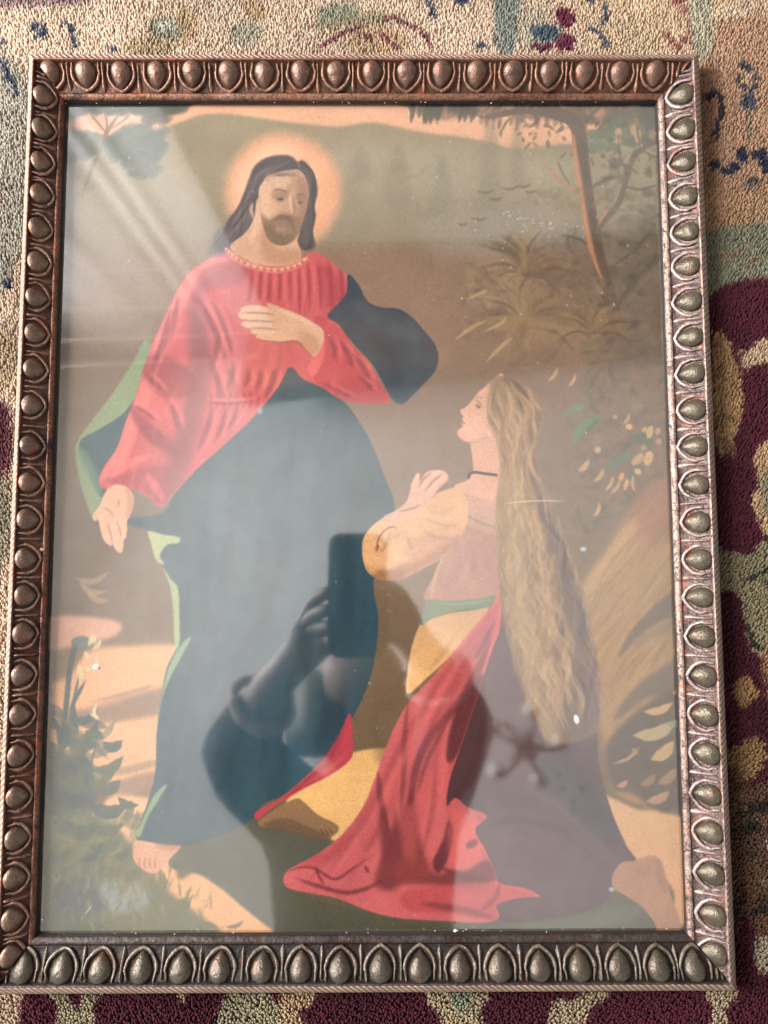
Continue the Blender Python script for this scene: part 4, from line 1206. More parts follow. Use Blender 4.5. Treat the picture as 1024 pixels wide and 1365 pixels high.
Fc = [(i * (nx + 1) + j, i * (nx + 1) + j + 1, (i + 1) * (nx + 1) + j + 1, (i + 1) * (nx + 1) + j) for i in range(ny) for j in range(nx)]
pr = mesh_obj('print', V, Fc, mp.m, picture)
uv = pr.data.uv_layers.new(name='UVMap')
li = np.zeros(len(pr.data.loops), int)
pr.data.loops.foreach_get('vertex_index', li)
uv.data.foreach_set('uv', np.stack([gx, gy], -1).reshape(-1, 2)[li].astype(np.float32).ravel())

# old window glass over it
GLASS_REFLECT = .225
mg = NT('old_glass')
mg.t.nodes.remove(mg.p)
out = mg.t.nodes['Material Output']
geo = mg.n('NewGeometry')
wav = mg.n('TexNoise', {'Vector': geo.outputs['Position'], 'Scale': 9.0, 'Detail': 2.0})
smear = mg.n('TexNoise', {'Vector': geo.outputs['Position'], 'Scale': 26.0, 'Detail': 6.0, 'Roughness': .7})
rgh = mg.n('MapRange', {'Value': smear, 'From Min': .3, 'From Max': .7, 'To Min': .03, 'To Max': .07})
gl = mg.n('BsdfGlossy', {'Color': (1, 1, 1, 1), 'Roughness': rgh, 'Normal': mg.n('Bump', {'Height': wav, 'Strength': .05, 'Distance': .002})})
tr = mg.n('BsdfTransparent', {'Color': (.97, .985, .975, 1)})
fac = mg.n('MapRange', {'Value': smear, 'From Min': .25, 'From Max': .75, 'To Min': GLASS_REFLECT * .84, 'To Max': GLASS_REFLECT * 1.14})
mx = mg.n('MixShader', {0: fac, 1: tr, 2: gl})
mg.t.links.new(mx.outputs[0], out.inputs['Surface'])
e_ = .0015
V = [(IX0 - e_, IY0 - e_, ZP), (IX1 + e_, IY0 - e_, ZP), (IX1 + e_, IY1 + e_, ZP), (IX0 - e_, IY1 + e_, ZP)]
V += [(x, y, ZP + .0) for x, y, _ in V]
glass = mesh_obj('glass', V[:4], [(0, 1, 2, 3)], mg.m, picture, False)
# backing board, hidden under the print
bk = NT('backing_board')
bk.set(bk.p, 'Base Color', (.25, .17, .1, 1))
V = [(OX0 + .004, OY0 + .004, .0006), (OX1 - .004, OY0 + .004, .0006), (OX1 - .004, OY1 - .004, .0006), (OX0 + .004, OY1 - .004, .0006)]
V += [(x, y, .0022) for x, y, _ in V]
mesh_obj('backing', V, [(3, 2, 1, 0), (4, 5, 6, 7), (0, 1, 5, 4), (1, 2, 6, 5), (2, 3, 7, 6), (3, 0, 4, 7)], bk.m, picture, False)


# grit and chips of gilding caught on the ledges of the frame
V, Fc = [], []
gr = random.Random(12)
spots = [(55, 733, .0115, 2.4), (607, 1241, .0112, 2.4), (57, 1226, .007, 1.6), (88, 138, .0075, 1.1)] + [(gr.uniform(80, 890), gr.choice([gr.uniform(134, 138), gr.uniform(1238, 1247)]), .0078, gr.uniform(.4, 1.0)) for _ in range(46)] + [(gr.choice([72, 900]) + gr.uniform(-3, 3), gr.uniform(200, 1200), .0078, gr.uniform(.3, .8)) for _ in range(20)]
for px, py, z, r in spots:
    g = on_plane(px, py, z)
    r *= .0006
    k_ = len(V)
    for q_ in ((1, .2, 0), (-.2, .9, 0), (-1, -.1, 0), (.1, -.7, 0), (0, .1, .7), (0, 0, -.5)):
        V.append((g[0] + r * q_[0] * gr.uniform(.7, 1.5), g[1] + r * q_[1] * gr.uniform(.6, 1.1), z + r * q_[2]))
    Fc += [(k_ + a_, k_ + b_, k_ + 4) for a_, b_ in ((0, 1), (1, 2), (2, 3), (3, 0))] + [(k_ + b_, k_ + a_, k_ + 5) for a_, b_ in ((0, 1), (1, 2), (2, 3), (3, 0))]
_mf = NT('pale_grit')
_mf.set(_mf.p, 'Base Color', (.62, .56, .48, 1))
_mf.set(_mf.p, 'Roughness', .9)
grit = mesh_obj('grit', V, Fc, _mf.m, picture, False)
grit['kind'] = 'stuff'


# ------------------------------------------------------------------ the rug
def paint_rug():
    cv = Canvas(-.80, -.95, .80, .95, 800, .005)
    R = random.Random(3)
    F, L, O = cv.fill, cv.line, cv.oval
    cream, tan, sage, navy, wine = (211, 184, 154), (178, 142, 114), (154, 152, 134), (40, 52, 76), (82, 24, 40)
    cv.a[:] = cream
    S = lambda p, c, soft=1.5, al=1.0: F(p, c, soft, al)
    # far continuation: wine field to the right and below
    F([(940, 408), (2600, 400), (2600, 2900), (-1400, 2900), (-1400, 1322), (400, 1316), (940, 1316)], wine, 1, 1, False)
    for i in range(240):
        x, y = R.uniform(-1100, 2100), R.uniform(-1100, 2400)
        if -80 < x < 1080 and -60 < y < 1420:
            continue
        c = R.choice([sage, navy, tan, cream, wine, (150, 140, 110)])
        r = R.uniform(12, 50)
        pts = [(x + r * R.uniform(.5, 1.2) * math.cos(t), y + r * R.uniform(.5, 1.2) * math.sin(t)) for t in np.linspace(0, 6.28, 9)[:-1]]
        S(pts, c)
    # ---- top band
    S([(-20, -30), (118, -30), (112, 7), (60, 10), (-20, 11)], (142, 116, 112), 3)
    S([(780, -40), (1060, -40), (1060, 100), (930, 130), (880, 70), (800, 80)], (208, 180, 142), 8)
    S([(930, 60), (1060, 40), (1060, 320), (900, 320)], (180, 140, 108), 12)
    S([(936, 90), (960, 110), (956, 310), (930, 310)], (146, 108, 82), 6, .7)
    S([(-30, 80), (24, 90), (40, 130), (40, 300), (-30, 420)], sage, 6, .85)
    for p, w, c in (([(42, 30), (50, 48), (60, 40)], 8, navy), ([(46, 34), (58, 34), (60, 52)], 5, navy), ([(84, 31), (94, 38), (98, 52), (102, 66)], 6, navy), ([(0, 60), (8, 58)], 7, navy), ([(2, 82), (10, 98), (18, 112), (22, 132)], 6, navy), ([(6, 108), (18, 106)], 5, navy), ([(2, 245), (6, 252)], 5, navy), ([(2, 268), (8, 272)], 5, (110, 60, 46)), ([(2, 378), (10, 384), (16, 378)], 8, navy), ([(4, 545), (8, 560)], 6, navy), ([(146, 66), (156, 70)], 5, navy), ([(194, 64), (206, 70)], 6, (90, 62, 84))):
        L(p, w, c, 1, 1, (.6, .6))
    S([(196, 34), (214, 26), (240, 30), (252, 44), (240, 54), (214, 52), (200, 46)], (142, 140, 112), 3)
    S([(204, 36), (222, 30), (240, 36), (236, 44), (212, 44)], (188, 184, 166), 2)
    S([(236, 12), (262, 30), (256, 56), (240, 62)], (176, 140, 96), 4, .6)
    S([(172, 58), (200, 52), (232, 62), (220, 76), (176, 76)], (166, 146, 108), 4, .8)
    S([(306, 40), (340, 34), (350, 50), (330, 66), (308, 60)], (158, 156, 130), 4, .9)
    S([(320, 4), (350, 10), (352, 34), (330, 28)], (170, 134, 90), 4, .6)
    S([(424, 16), (452, 8), (478, 16), (474, 30), (440, 36), (424, 30)], (150, 152, 126), 3)
    S([(424, 30), (500, 22), (540, 26), (536, 34), (480, 36), (430, 40)], (152, 142, 108), 3, .9)
    S([(470, 44), (500, 36), (530, 44), (540, 70), (470, 74)], (178, 146, 104), 4, .7)
    for p in ([(426, 64), (440, 56), (458, 46), (484, 38)], [(478, 58), (482, 50), (498, 54)], [(504, 46), (520, 58), (532, 70)], [(512, 32), (530, 28), (542, 36), (560, 44), (574, 66)]):
        L(p, 5.5, (104, 40, 52), 1, .95, (.6, .6))
    for p, w in (([(570, -6), (572, 12), (580, 26)], 6), ([(634, 60), (640, 66), (650, 64)], 7), ([(606, 0), (616, 6), (624, 2)], 11), ([(660, 0), (666, 30), (660, 66)], 5), ([(652, 4), (680, 6)], 5)):
        L(p, w, navy, 1, .95, (.7, .7))
    S([(662, -10), (690, -10), (692, 40), (684, 72), (664, 70)], (128, 136, 124), 3, .95)
    S([(690, 20), (720, 14), (730, 60), (700, 66)], (176, 170, 142), 4, .6)
    S([(740, 20), (756, 12), (766, 24), (762, 36), (748, 40)], (108, 34, 60), 2)
    S([(736, 52), (756, 46), (766, 56), (760, 68), (744, 68)], (104, 34, 58), 2)
    S([(708, 62), (734, 60), (736, 68), (712, 68)], (96, 40, 60), 2)
    S([(708, 42), (718, 36), (740, 36), (744, 48), (730, 56), (712, 54)], (28, 54, 84), 1.5)
    S([(700, 40), (704, 34), (750, 34), (752, 50), (746, 58), (706, 60)], (164, 164, 140), 2, .35)
    for p, w in (([(806, 8), (808, 20), (802, 36)], 6), ([(786, 40), (796, 44), (806, 56), (808, 66)], 5), ([(784, 2), (792, 4)], 8), ([(850, 0), (856, 4)], 6)):
        L(p, w, (42, 58, 84), 1, .95, (.7, .7))
    for x, y in ((902, 6), (912, 18), (920, 34), (890, 50), (898, 60), (912, 54), (922, 46), (924, 62), (908, 4), (904, 66)):
        O(x, y, 6, 5, (146, 76, 72), 1.5, .85)
    S([(918, -6), (946, -6), (952, 40), (946, 80), (926, 72)], (170, 166, 138), 3, .9)
    S([(960, 14), (1000, 10), (1004, 22), (964, 26)], (206, 186, 156), 3, .8)
    # ---- flowers at the upper right
    for x, y in ((990, 90), (996, 92), (984, 104), (1002, 98), (1006, 110), (982, 112), (1004, 120), (990, 120), (996, 124)):
        O(x, y, 4, 4, (40, 46, 68), 1, .95)
    O(993, 106, 6, 9, (196, 160, 116), 1.5)
    O(997, 140, 10, 12, (64, 72, 84), 2, .95)
    L([(998, 152), (998, 176), (996, 196)], 9, (136, 124, 98), 2, .9)
    L([(940, 136), (950, 126), (960, 132), (962, 150), (956, 172), (948, 190)], 8, (40, 32, 40), 1.2, 1, (.8, .8))
    O(950, 148, 6, 8, (150, 108, 76), 1.5, .9)
    for x, y, r in ((952, 222, 7), (966, 230, 6), (980, 224, 8), (990, 212, 8), (986, 206, 7), (1010, 208, 9), (1020, 220, 10), (1016, 204, 7), (1024, 230, 8), (1040, 212, 9), (972, 232, 6)):
        O(x, y, r, r * .8, (30, 36, 58), 1.2)
    O(1002, 248, 10, 10, (52, 56, 66), 2, .95)
    S([(940, 256), (1060, 250), (1060, 312), (940, 310)], (176, 138, 98), 6, .8)
    for i in range(50):
        O(R.uniform(940, 1060), R.uniform(250, 400), R.uniform(3, 10), R.uniform(1.5, 4), R.choice([(124, 84, 58), (196, 156, 112), (150, 110, 76)]), 1.5, .6)
    S([(930, 316), (1080, 306), (1080, 402), (930, 408)], (128, 126, 102), 4)
    for p in ([(944, 348), (972, 342), (1000, 344)], [(990, 364), (1002, 350), (1024, 346)], [(980, 388), (1000, 380), (1030, 376)], [(1010, 386), (1040, 384)]):
        L(p, 5, (134, 92, 62), 1.5, .8)
    L([(934, 412), (970, 408), (1004, 402), (1060, 402)], 9, (190, 156, 124), 1.5, 1, (.8, .8))
    # ---- wine field at the right with its motifs
    S([(934, 418), (1080, 408), (1080, 745), (1020, 736), (960, 742), (944, 742)], wine, 1.5)
    S([(952, 452), (962, 446), (976, 470), (988, 510), (990, 548), (980, 590), (966, 612), (956, 600), (950, 520)], (166, 130, 86), 2)
    for i in range(40):
        O(R.uniform(952, 990), R.uniform(455, 610), 5, 4, R.choice([(184, 148, 100), (128, 96, 62), (196, 160, 112)]), 1, .8)
    S([(988, 482), (1002, 464), (1020, 454), (1060, 450), (1060, 480), (1030, 486), (1004, 490), (994, 494)], (190, 160, 126), 1.5)
    S([(1006, 610), (1024, 590), (1060, 590), (1060, 730), (1024, 722), (1008, 696), (1002, 670), (1012, 650), (1008, 630)], (186, 152, 112), 2)
    S([(1016, 640), (1060, 630), (1060, 690), (1020, 690)], (130, 126, 96), 3, .8)
    S([(944, 742), (970, 738), (1000, 742), (1012, 726), (1060, 726), (1060, 880), (1010, 876), (994, 850), (984, 800), (964, 790), (944, 800)], (140, 130, 96), 2)
    for p, w in (([(986, 776), (1004, 772), (1024, 764), (1050, 762)], 6), ([(992, 820), (1000, 850), (1010, 866), (1040, 872)], 6), ([(1014, 776), (1040, 784)], 5), ([(1016, 716), (1030, 726)], 5)):
        L(p, w, (34, 36, 34), 1.2, .95)
    S([(960, 796), (984, 800), (996, 860), (1012, 884), (1060, 890), (1060, 990), (1012, 980), (988, 920), (970, 900)], (72, 20, 34), 2)
    S([(976, 930), (984, 914), (996, 904), (1008, 920), (1014, 930), (1000, 940), (990, 950)], (160, 120, 76), 2)
    S([(1016, 880), (1034, 860), (1060, 860), (1060, 960), (1030, 950)], (160, 122, 80), 3)
    S([(972, 1004), (990, 992), (1012, 986), (1022, 1006), (1012, 1032), (990, 1044), (974, 1036)], (158, 122, 76), 2)
    S([(972, 1036), (1000, 1050), (1060, 1044), (1060, 1250), (980, 1250)], (104, 74, 52), 4, .95)
    for i in range(40):
        O(R.uniform(976, 1050), R.uniform(1050, 1240), R.uniform(3, 9), R.uniform(3, 7), R.choice([(56, 28, 28), (148, 116, 76), (40, 38, 32), (92, 66, 46), (132, 120, 86)]), 1.5, .75)
    for p in ([(984, 1090), (1010, 1076), (1040, 1080)], [(984, 1110), (1016, 1104)], [(1000, 1228), (1016, 1216), (1040, 1230)]):
        L(p, 10, (36, 36, 30), 2, .85)
    S([(1000, 1262), (1030, 1250), (1060, 1260), (1060, 1310), (1024, 1306), (1006, 1290)], (168, 154, 122), 2)
    O(1030, 1128, 8, 8, (214, 200, 186), 1.5)
    S([(986, 1240), (1008, 1250), (1010, 1300), (1060, 1320), (1060, 1460), (980, 1460)], (78, 22, 37), 2)
    # ---- bottom band
    S([(-60, 1312), (40, 1312), (36, 1336), (46, 1380), (-60, 1400)], (176, 150, 122), 2)
    S([(36, 1326), (52, 1322), (78, 1330), (74, 1380), (36, 1400), (26, 1350)], wine, 2)
    S([(60, 1322), (130, 1318), (136, 1330), (124, 1345), (126, 1400), (70, 1400), (76, 1350)], (158, 146, 114), 2)
    S([(88, 1324), (110, 1322), (104, 1352), (96, 1346)], wine, 1.5)
    S([(236, 1318), (252, 1318), (246, 1334), (240, 1342)], (188, 158, 126), 1.5)
    S([(300, 1330), (330, 1322), (356, 1326), (372, 1340), (404, 1366), (404, 1400), (290, 1400)], (156, 148, 116), 2)
    S([(374, 1326), (410, 1322), (424, 1330), (414, 1346), (400, 1354), (410, 1400), (380, 1400)], (186, 156, 120), 2)
    S([(566, 1324), (590, 1320), (644, 1322), (652, 1336), (640, 1350), (652, 1400), (600, 1400), (586, 1360), (572, 1344)], (180, 160, 124), 2)
    S([(600, 1324), (630, 1322), (620, 1350), (604, 1344)], (140, 146, 118), 2)
    S([(736, 1340), (760, 1336), (786, 1324), (818, 1322), (806, 1336), (786, 1350), (770, 1400), (730, 1400)], (172, 152, 118), 2)
    S([(932, 1314), (974, 1318), (984, 1330), (970, 1350), (974, 1400), (944, 1400), (950, 1350)], (166, 146, 114), 2)
    # ---- left strip, seen beyond the light edge of the frame
    S([(-60, 440), (14, 440), (10, 520), (-60, 520)], (176, 152, 118), 4)
    S([(-60, 540), (8, 545), (6, 640), (-60, 660)], (92, 42, 48), 3)
    S([(-60, 640), (6, 640), (4, 760), (-60, 760)], (138, 128, 104), 3)
    for i in range(26):
        O(R.uniform(-30, 30), R.uniform(100, 460), R.uniform(2, 5), R.uniform(2, 4), R.choice([(70, 76, 76), (166, 152, 118), (104, 100, 80), (92, 66, 50)]), 1.2, .8)
    h, w = cv.h, cv.w
    k = 1 + .05 * vnoise(h, w, 22, 5) + .05 * vnoise(h, w, 3, 6) + .05 * vnoise(h, w, 90, 8)
    return cv, np.clip((cv.a * .92 + cv.a.mean(-1, keepdims=True) * .08) * k[..., None] * np.array([1.0, .99, 1.01]), 0, 255)


cvr, rugc = paint_rug()
ruglin = np.where(rugc / 255 <= .04045, rugc / 255 / 12.92, ((rugc / 255 + .055) / 1.055) ** 2.4) * .64


def rug_colour(x, y):
    i = np.clip(((cvr.y1 - y) * cvr.ppm).astype(int), 0, cvr.h - 1)
    j = np.clip(((x - cvr.x0) * cvr.ppm).astype(int), 0, cvr.w - 1)
    return ruglin[i, j]


def wool(name):
    m = NT(name)
    at_ = m.n('Attribute', attribute_name='wool')
    geo = m.n('NewGeometry')
    fib = m.n('TexNoise', {'Vector': geo.outputs['Position'], 'Scale': 2600.0, 'Detail': 2.0})
    c = m.mix(m.ramp(fib, [(.3, (.0, .0, .0)), (.7, (1, 1, 1))]), m.mix(1.0, at_.outputs['Color'], (.78, .76, .74), 'MULTIPLY'), m.mix(1.0, at_.outputs['Color'], (1.16, 1.16, 1.16), 'MULTIPLY'))
    m.set(m.p, 'Base Color', c)
    m.set(m.p, 'Roughness', .85)
    m.set(m.p, 'Specular IOR Level', .15)
    m.set(m.p, 'Sheen Weight', .04)
    m.set(m.p, 'Sheen Roughness', .5)
    return m.m


def set_colour(o, cols):
    at_ = o.data.color_attributes.new('wool', 'FLOAT_COLOR', 'POINT')
    b_ = np.ones((len(cols), 4), np.float32)
    b_[:, :3] = cols
    at_.data.foreach_set('color', b_.ravel())


M_WOOL = wool('rug_wool')
gx, gy = np.meshgrid(np.linspace(-.79, .79, 300), np.linspace(-.94, .94, 340))
gz = np.full(gx.shape, .0018)
beyond = (np.maximum(np.abs(gx) - .31, np.abs(gy) - .37) > 0)
gz[beyond] = .0042 + rng.normal(0, .0006, beyond.sum())
under = (gx > OX0 - .004) & (gx < OX1 + .004) & (gy > OY0 - .004) & (gy < OY1 + .004)
gz[under] = 0
V = np.stack([gx, gy, gz], -1).reshape(-1, 3)
idx = np.arange(gx.size).reshape(gx.shape)
Fq = np.stack([idx[:-1, :-1], idx[:-1, 1:], idx[1:, 1:], idx[1:, :-1]], -1).reshape(-1, 4)
rug = mesh_obj('rug', V, Fq.tolist(), M_WOOL)
set_colour(rug, rug_colour(V[:, 0], V[:, 1]))
tag(rug, 'hand knotted wool rug in cream, sage, navy and wine red under the frame', 'rug')

# the pile: knot after knot in rows, each a leaning tuft
dx, dy = .00140, .00175
tx, ty = np.meshgrid(np.arange(-.312, .312, dx), np.arange(-.372, .372, dy))
tx = tx + (np.arange(tx.shape[0]) % 2)[:, None] * dx * .5
tx, ty = tx.ravel() + rng.normal(0, .00022, tx.size), ty.ravel() + rng.normal(0, .00022, ty.size)
keep = ~((tx > OX0 + .001) & (tx < OX1 - .001) & (ty > OY0 + .001) & (ty < OY1 - .001))
tx, ty = tx[keep], ty[keep]
N = len(tx)
nzx = vnoise(300, 300, 14, 21)
nzy = vnoise(300, 300, 14, 22)
qi, qj = ((ty + .4) / .8 * 299).astype(int), ((tx + .4) / .8 * 299).astype(int)
lx = .0004 + nzx[qi, qj] * .0009 + rng.normal(0, .0004, N)
ly = .0030 + nzy[qi, qj] * .0012 + rng.normal(0, .0005, N)
hh = .0054 + rng.normal(0, .0003, N) + nzx[qj, qi] * .0006
# the frame's weight presses the knots beside it down and outward
dist = np.maximum(np.maximum(OX0 - tx, tx - OX1), np.maximum(OY0 - ty, ty - OY1))
hh *= np.clip(.55 + dist / .02, .55, 1)
rad = .00090 + rng.normal(0, .00012, N)
rot = rng.random(N) * 1.57
NV = 12
V = np.zeros((N, NV, 3), np.float32)
for ring, (f_, zf, rf) in enumerate(((0, 0, .9), (.5, .68, 1.12), (1.0, 1.0, .80))):
    for k_ in range(4):
        t = rot + k_ * math.pi / 2
        V[:, ring * 4 + k_, 0] = tx + lx * f_ + np.cos(t) * rad * rf
        V[:, ring * 4 + k_, 1] = ty - .0012 + ly * f_ + np.sin(t) * rad * rf * 1.25
        V[:, ring * 4 + k_, 2] = hh * zf + (np.sin(t) * rad * .35 if ring == 2 else 0)
base = np.arange(N)[:, None] * NV
quads = np.concatenate([base + np.array([[r_ * 4 + k_, r_ * 4 + (k_ + 1) % 4, r_ * 4 + 4 + (k_ + 1) % 4, r_ * 4 + 4 + k_]]) for k_ in range(4) for r_ in (0, 1)] + [base + np.array([[8, 9, 10, 11]])])
me = bpy.data.meshes.new('pile')
me.vertices.add(N * NV)
me.vertices.foreach_set('co', V.ravel())
me.loops.add(quads.size)
me.loops.foreach_set('vertex_index', quads.ravel().astype(np.int32))
me.polygons.add(len(quads))
me.polygons.foreach_set('loop_start', (np.arange(len(quads)) * 4).astype(np.int32))
me.update(calc_edges=True)
me.polygons.foreach_set('use_smooth', np.ones(len(me.polygons), bool))
me.materials.append(M_WOOL)
pile = bpy.data.objects.new('pile', me)
C.objects.link(pile)
pile.parent = rug
pile['kind'] = 'stuff'
jx, jy = rng.normal(0, .0006, N), rng.normal(0, .0006, N)
tc_ = rug_colour(tx + jx, ty + jy) * (1 + rng.normal(0, .05, N))[:, None]
tc_ *= 1 + rng.normal(0, .02, (N, 3))
set_colour(pile, np.repeat(np.clip(tc_, .004, 1), NV, 0))

fl = NT('floor_boards')
fl.set(fl.p, 'Base Color', (.22, .14, .08, 1))
floor = mesh_obj('floor', [(-3, -3, -.004), (3, -3, -.004), (3, 3, -.004), (-3, 3, -.004)], [(0, 1, 2, 3)], fl.m, None, False)
floor['kind'] = 'structure'


# ------------------------------------------------------------------ what the glass mirrors: photographer, lamp, beam, curtain
def plain(name, col, rough=.7, metal=0.0, scale=60, amount=.25):
    m = NT(name)
    geo = m.n('NewGeometry')
    nz_ = m.n('TexNoise', {'Vector': geo.outputs['Position'], 'Scale': float(scale), 'Detail': 5.0})
    m.set(m.p, 'Base Color', m.mix(m.ramp(nz_, [(.3, (0, 0, 0)), (.7, (1, 1, 1))]), tuple(c * (1 - amount) for c in col), tuple(min(1, c * (1 + amount)) for c in col)))
    m.set(m.p, 'Roughness', rough)
    m.set(m.p, 'Metallic', metal)
    m.set(m.p, 'Normal', m.n('Bump', {'Height': nz_, 'Strength': .15, 'Distance': .002}))
    return m.m


def skinned(name, joints, edges, mat, parent=None, root=0, levels=1):
    """one smooth surface grown over a skeleton: joints = (x, y, z, radius)"""
    me = bpy.data.meshes.new(name)
    me.from_pydata([j[:3] for j in joints], edges, [])
    o = bpy.data.objects.new(name, me)
    C.objects.link(o)
    if parent:
        o.parent = parent
    o.modifiers.new('skin', 'SKIN')
    sub = o.modifiers.new('smooth', 'SUBSURF')
    sub.levels = sub.render_levels = levels
    if not me.skin_vertices:
        bpy.context.view_layer.objects.active = o
        with bpy.context.temp_override(object=o, active_object=o):
            bpy.ops.mesh.customdata_skin_add()
    sv = me.skin_vertices[0].data
    for k_, j in enumerate(joints):
        r = j[3]
        sv[k_].radius = (r, r) if not isinstance(r, tuple) else r
        sv[k_].use_root = k_ == root
    me.materials.append(mat)
    o.modifiers['skin'].use_smooth_shade = True
    return o


def MP(px, py, z, r):
    g = mirrored(px, py, z)
    return (float(g[0]), float(g[1]), z, r)


SK = plain('skin', (.20, .125, .10), .55, 0, 90, .08)
WOOLEN = plain('dark_jacket_cloth', (.020, .022, .026), .9, 0, 300, .3)
DENIM = plain('dark_trouser_cloth', (.025, .028, .04), .9, 0, 300, .3)
FUR = plain('fur_trim', (.34, .30, .28), 1.0, 0, 900, .4)
BLACK = plain('black_glass', (.012, .012, .014), .15, 0, 30, .1)

pelvis = (-.02, -.98, .92, (.16, .12))
J = [pelvis, (-.02, -.84, 1.00, (.155, .11)), MP(470, 1110, .98, (.17, .11)), MP(482, 1010, .93, (.07, .06)), MP(482, 960, .88, (.07, .07)), MP(480, 900, .84, (.095, .095)), MP(482, 855, .82, (.07, .07)),
     MP(398, 1090, .95, .066), MP(314, 1006, .66, .046), MP(366, 908, .55, .032), MP(414, 866, .515, (.044, .024)),
     MP(570, 1090, .95, .060), MP(612, 960, .68, .046), MP(574, 880, .57, .031), MP(546, 846, .52, (.036, .02)),
     (-.12, -.98, .84, .09), (-.13, -.93, .46, .06), (-.13, -.98, .08, .042), (-.14, -.88, .03, .035),
     (.08, -.98, .84, .09), (.09, -.93, .46, .06), (.09, -.98, .08, .042), (.10, -.88, .03, .035)]
Ed = [(0, 1), (1, 2), (2, 3), (3, 4), (4, 5), (5, 6), (2, 7), (7, 8), (8, 9), (9, 10), (2, 11), (11, 12), (12, 13), (13, 14), (0, 15), (15, 16), (16, 17), (17, 18), (0, 19), (19, 20), (20, 21), (21, 22)]


def fingers(palm, spread):
    """five bent chains closing on the rim of the phone"""
    for px, py, z, bx in spread:
        tip = np.array(mirrored(px, py, z))
        pc = np.array(J[palm][:3])
        a = pc + (tip - pc) * .40 + np.array([bx, .006, .016])
        b = pc + (tip - pc) * .78 + np.array([bx * .8, .004, .014])
        i = len(J)
        J.extend([(*a, .0120), (*b, .0108), (*tip, .0090)])
        Ed.extend([(palm, i), (i, i + 1), (i + 1, i + 2)])


fingers(10, [(444, 786, .478, -.024), (442, 812, .474, -.022), (446, 836, .474, -.018), (452, 856, .476, -.010), (470, 874, .478, 0)])
fingers(14, [(506, 776, .478, .018), (504, 800, .474, .016), (502, 826, .474, .014), (498, 848, .476, .008), (490, 866, .478, 0)])
person = skinned('person', J, Ed, SK)
tag(person, 'person in a dark jacket with fur cuffs bending over the picture to photograph it', 'person')
off = lambda j, d: (*j[:3], (j[3][0] + d, j[3][1] + d) if isinstance(j[3], tuple) else j[3] + d)
lerp = lambda a, b, t, r: (*(a[k_] + (b[k_] - a[k_]) * t for k_ in range(3)), r)
jk = [off(J[0], .03), off(J[1], .03), off(J[2], .03), lerp(J[2], J[3], .75, .075), off(J[7], .022), off(J[8], .022), lerp(J[8], J[9], .68, .046), off(J[11], .022), off(J[12], .022), lerp(J[12], J[13], .68, .046)]
skinned('jacket', jk, [(0, 1), (1, 2), (2, 3), (2, 4), (4, 5), (5, 6), (2, 7), (7, 8), (8, 9)], WOOLEN, person)
for a_, b_ in ((8, 9), (12, 13)):
    c0, c1 = np.array(lerp(J[a_], J[b_], .70, 0)[:3]), np.array(lerp(J[a_], J[b_], .78, 0)[:3])
    ax = (c1 - c0) / np.linalg.norm(c1 - c0)
    u_ = np.cross(ax, (0, 0, 1))
    u_ /= np.linalg.norm(u_)
    w_ = np.cross(ax, u_)
    rr = random.Random(4)
    path = [c0 + (.043 + rr.uniform(-.002, .003)) * (math.cos(t) * u_ + math.sin(t) * w_) for t in np.linspace(0, 2 * math.pi, 33)]
    mesh_obj('fur_cuff', *tube(path, [.008 + rr.uniform(-.002, .003) for _ in path], 7), FUR, person)
skinned('added_dark_wrap', [MP(470, 985, .90, .10), MP(478, 925, .80, .085), MP(500, 985, .88, .09), MP(440, 1000, .90, .07)], [(0, 1), (0, 2), (0, 3)], WOOLEN, person)  # dark wrap added to darken chin and throat in the mirror image
skinned('trousers', [off(J[0], .015)] + [off(J[k_], .02) for k_ in (15, 16, 17, 19, 20, 21)], [(0, 1), (1, 2), (2, 3), (0, 4), (4, 5), (5, 6)], DENIM, person)
hd = np.array(J[5][:3])
skinned('hair', [(*(hd + np.array(d_)), r_) for d_, r_ in (((0, -.01, .05), .085), ((-.075, -.03, .01), .055), ((.075, -.03, .01), .055), ((-.075, -.13, -.06), .06), ((.075, -.13, -.06), .06), ((0, -.10, .05), .08))], [(0, 1), (0, 2), (1, 3), (2, 4), (0, 5)], plain('dark_hair', (.05, .032, .02), .6, 0, 400, .3), person)

# the phone in the hands, its lens just above the point the picture was taken from
Rm = cam.matrix_world.to_3x3()
bm = bmesh.new()
bmesh.ops.create_cube(bm, size=1)
bmesh.ops.scale(bm, vec=(.076, .158, .0082), verts=bm.verts)
bmesh.ops.bevel(bm, geom=[e for e in bm.edges if abs((e.verts[0].co - e.verts[1].co).z) > .001], offset=.016, segments=6, profile=.5, affect='EDGES')
me = bpy.data.meshes.new('smartphone')
bm.to_mesh(me)
bm.free()
me.materials.append(BLACK)
phone = bpy.data.objects.new('smartphone', me)
C.objects.link(phone)
phone.matrix_world = Matrix.Translation(cam.location + Rm @ Vector((-.030, -.032, .0075))) @ Rm.to_4x4()
phone.matrix_world = Matrix.Translation(Vector(CAM) + Rm @ Vector((-.030, -.032, .0075))) @ Rm.to_4x4()
tag(phone, 'black smartphone held level over the framed picture by both hands', 'phone')

# chandelier
BR = plain('dark_bronze', (.035, .026, .02), .35, .8, 90, .3)
FROST = plain('frosted_glass', (.72, .72, .68), .35, 0, 30, .05)
CRY = NT('cut_crystal')
CRY.set(CRY.p, 'Base Color', (.85, .88, .9, 1))
CRY.set(CRY.p, 'Roughness', .03)
CRY.set(CRY.p, 'Transmission Weight', .7)
cc = mirrored(702, 1000, 2.0)
ch = empty('chandelier', (cc[0], cc[1], 2.0))
tag(ch, 'dark bronze chandelier with frosted globes and hanging crystal drops above the rug', 'chandelier')


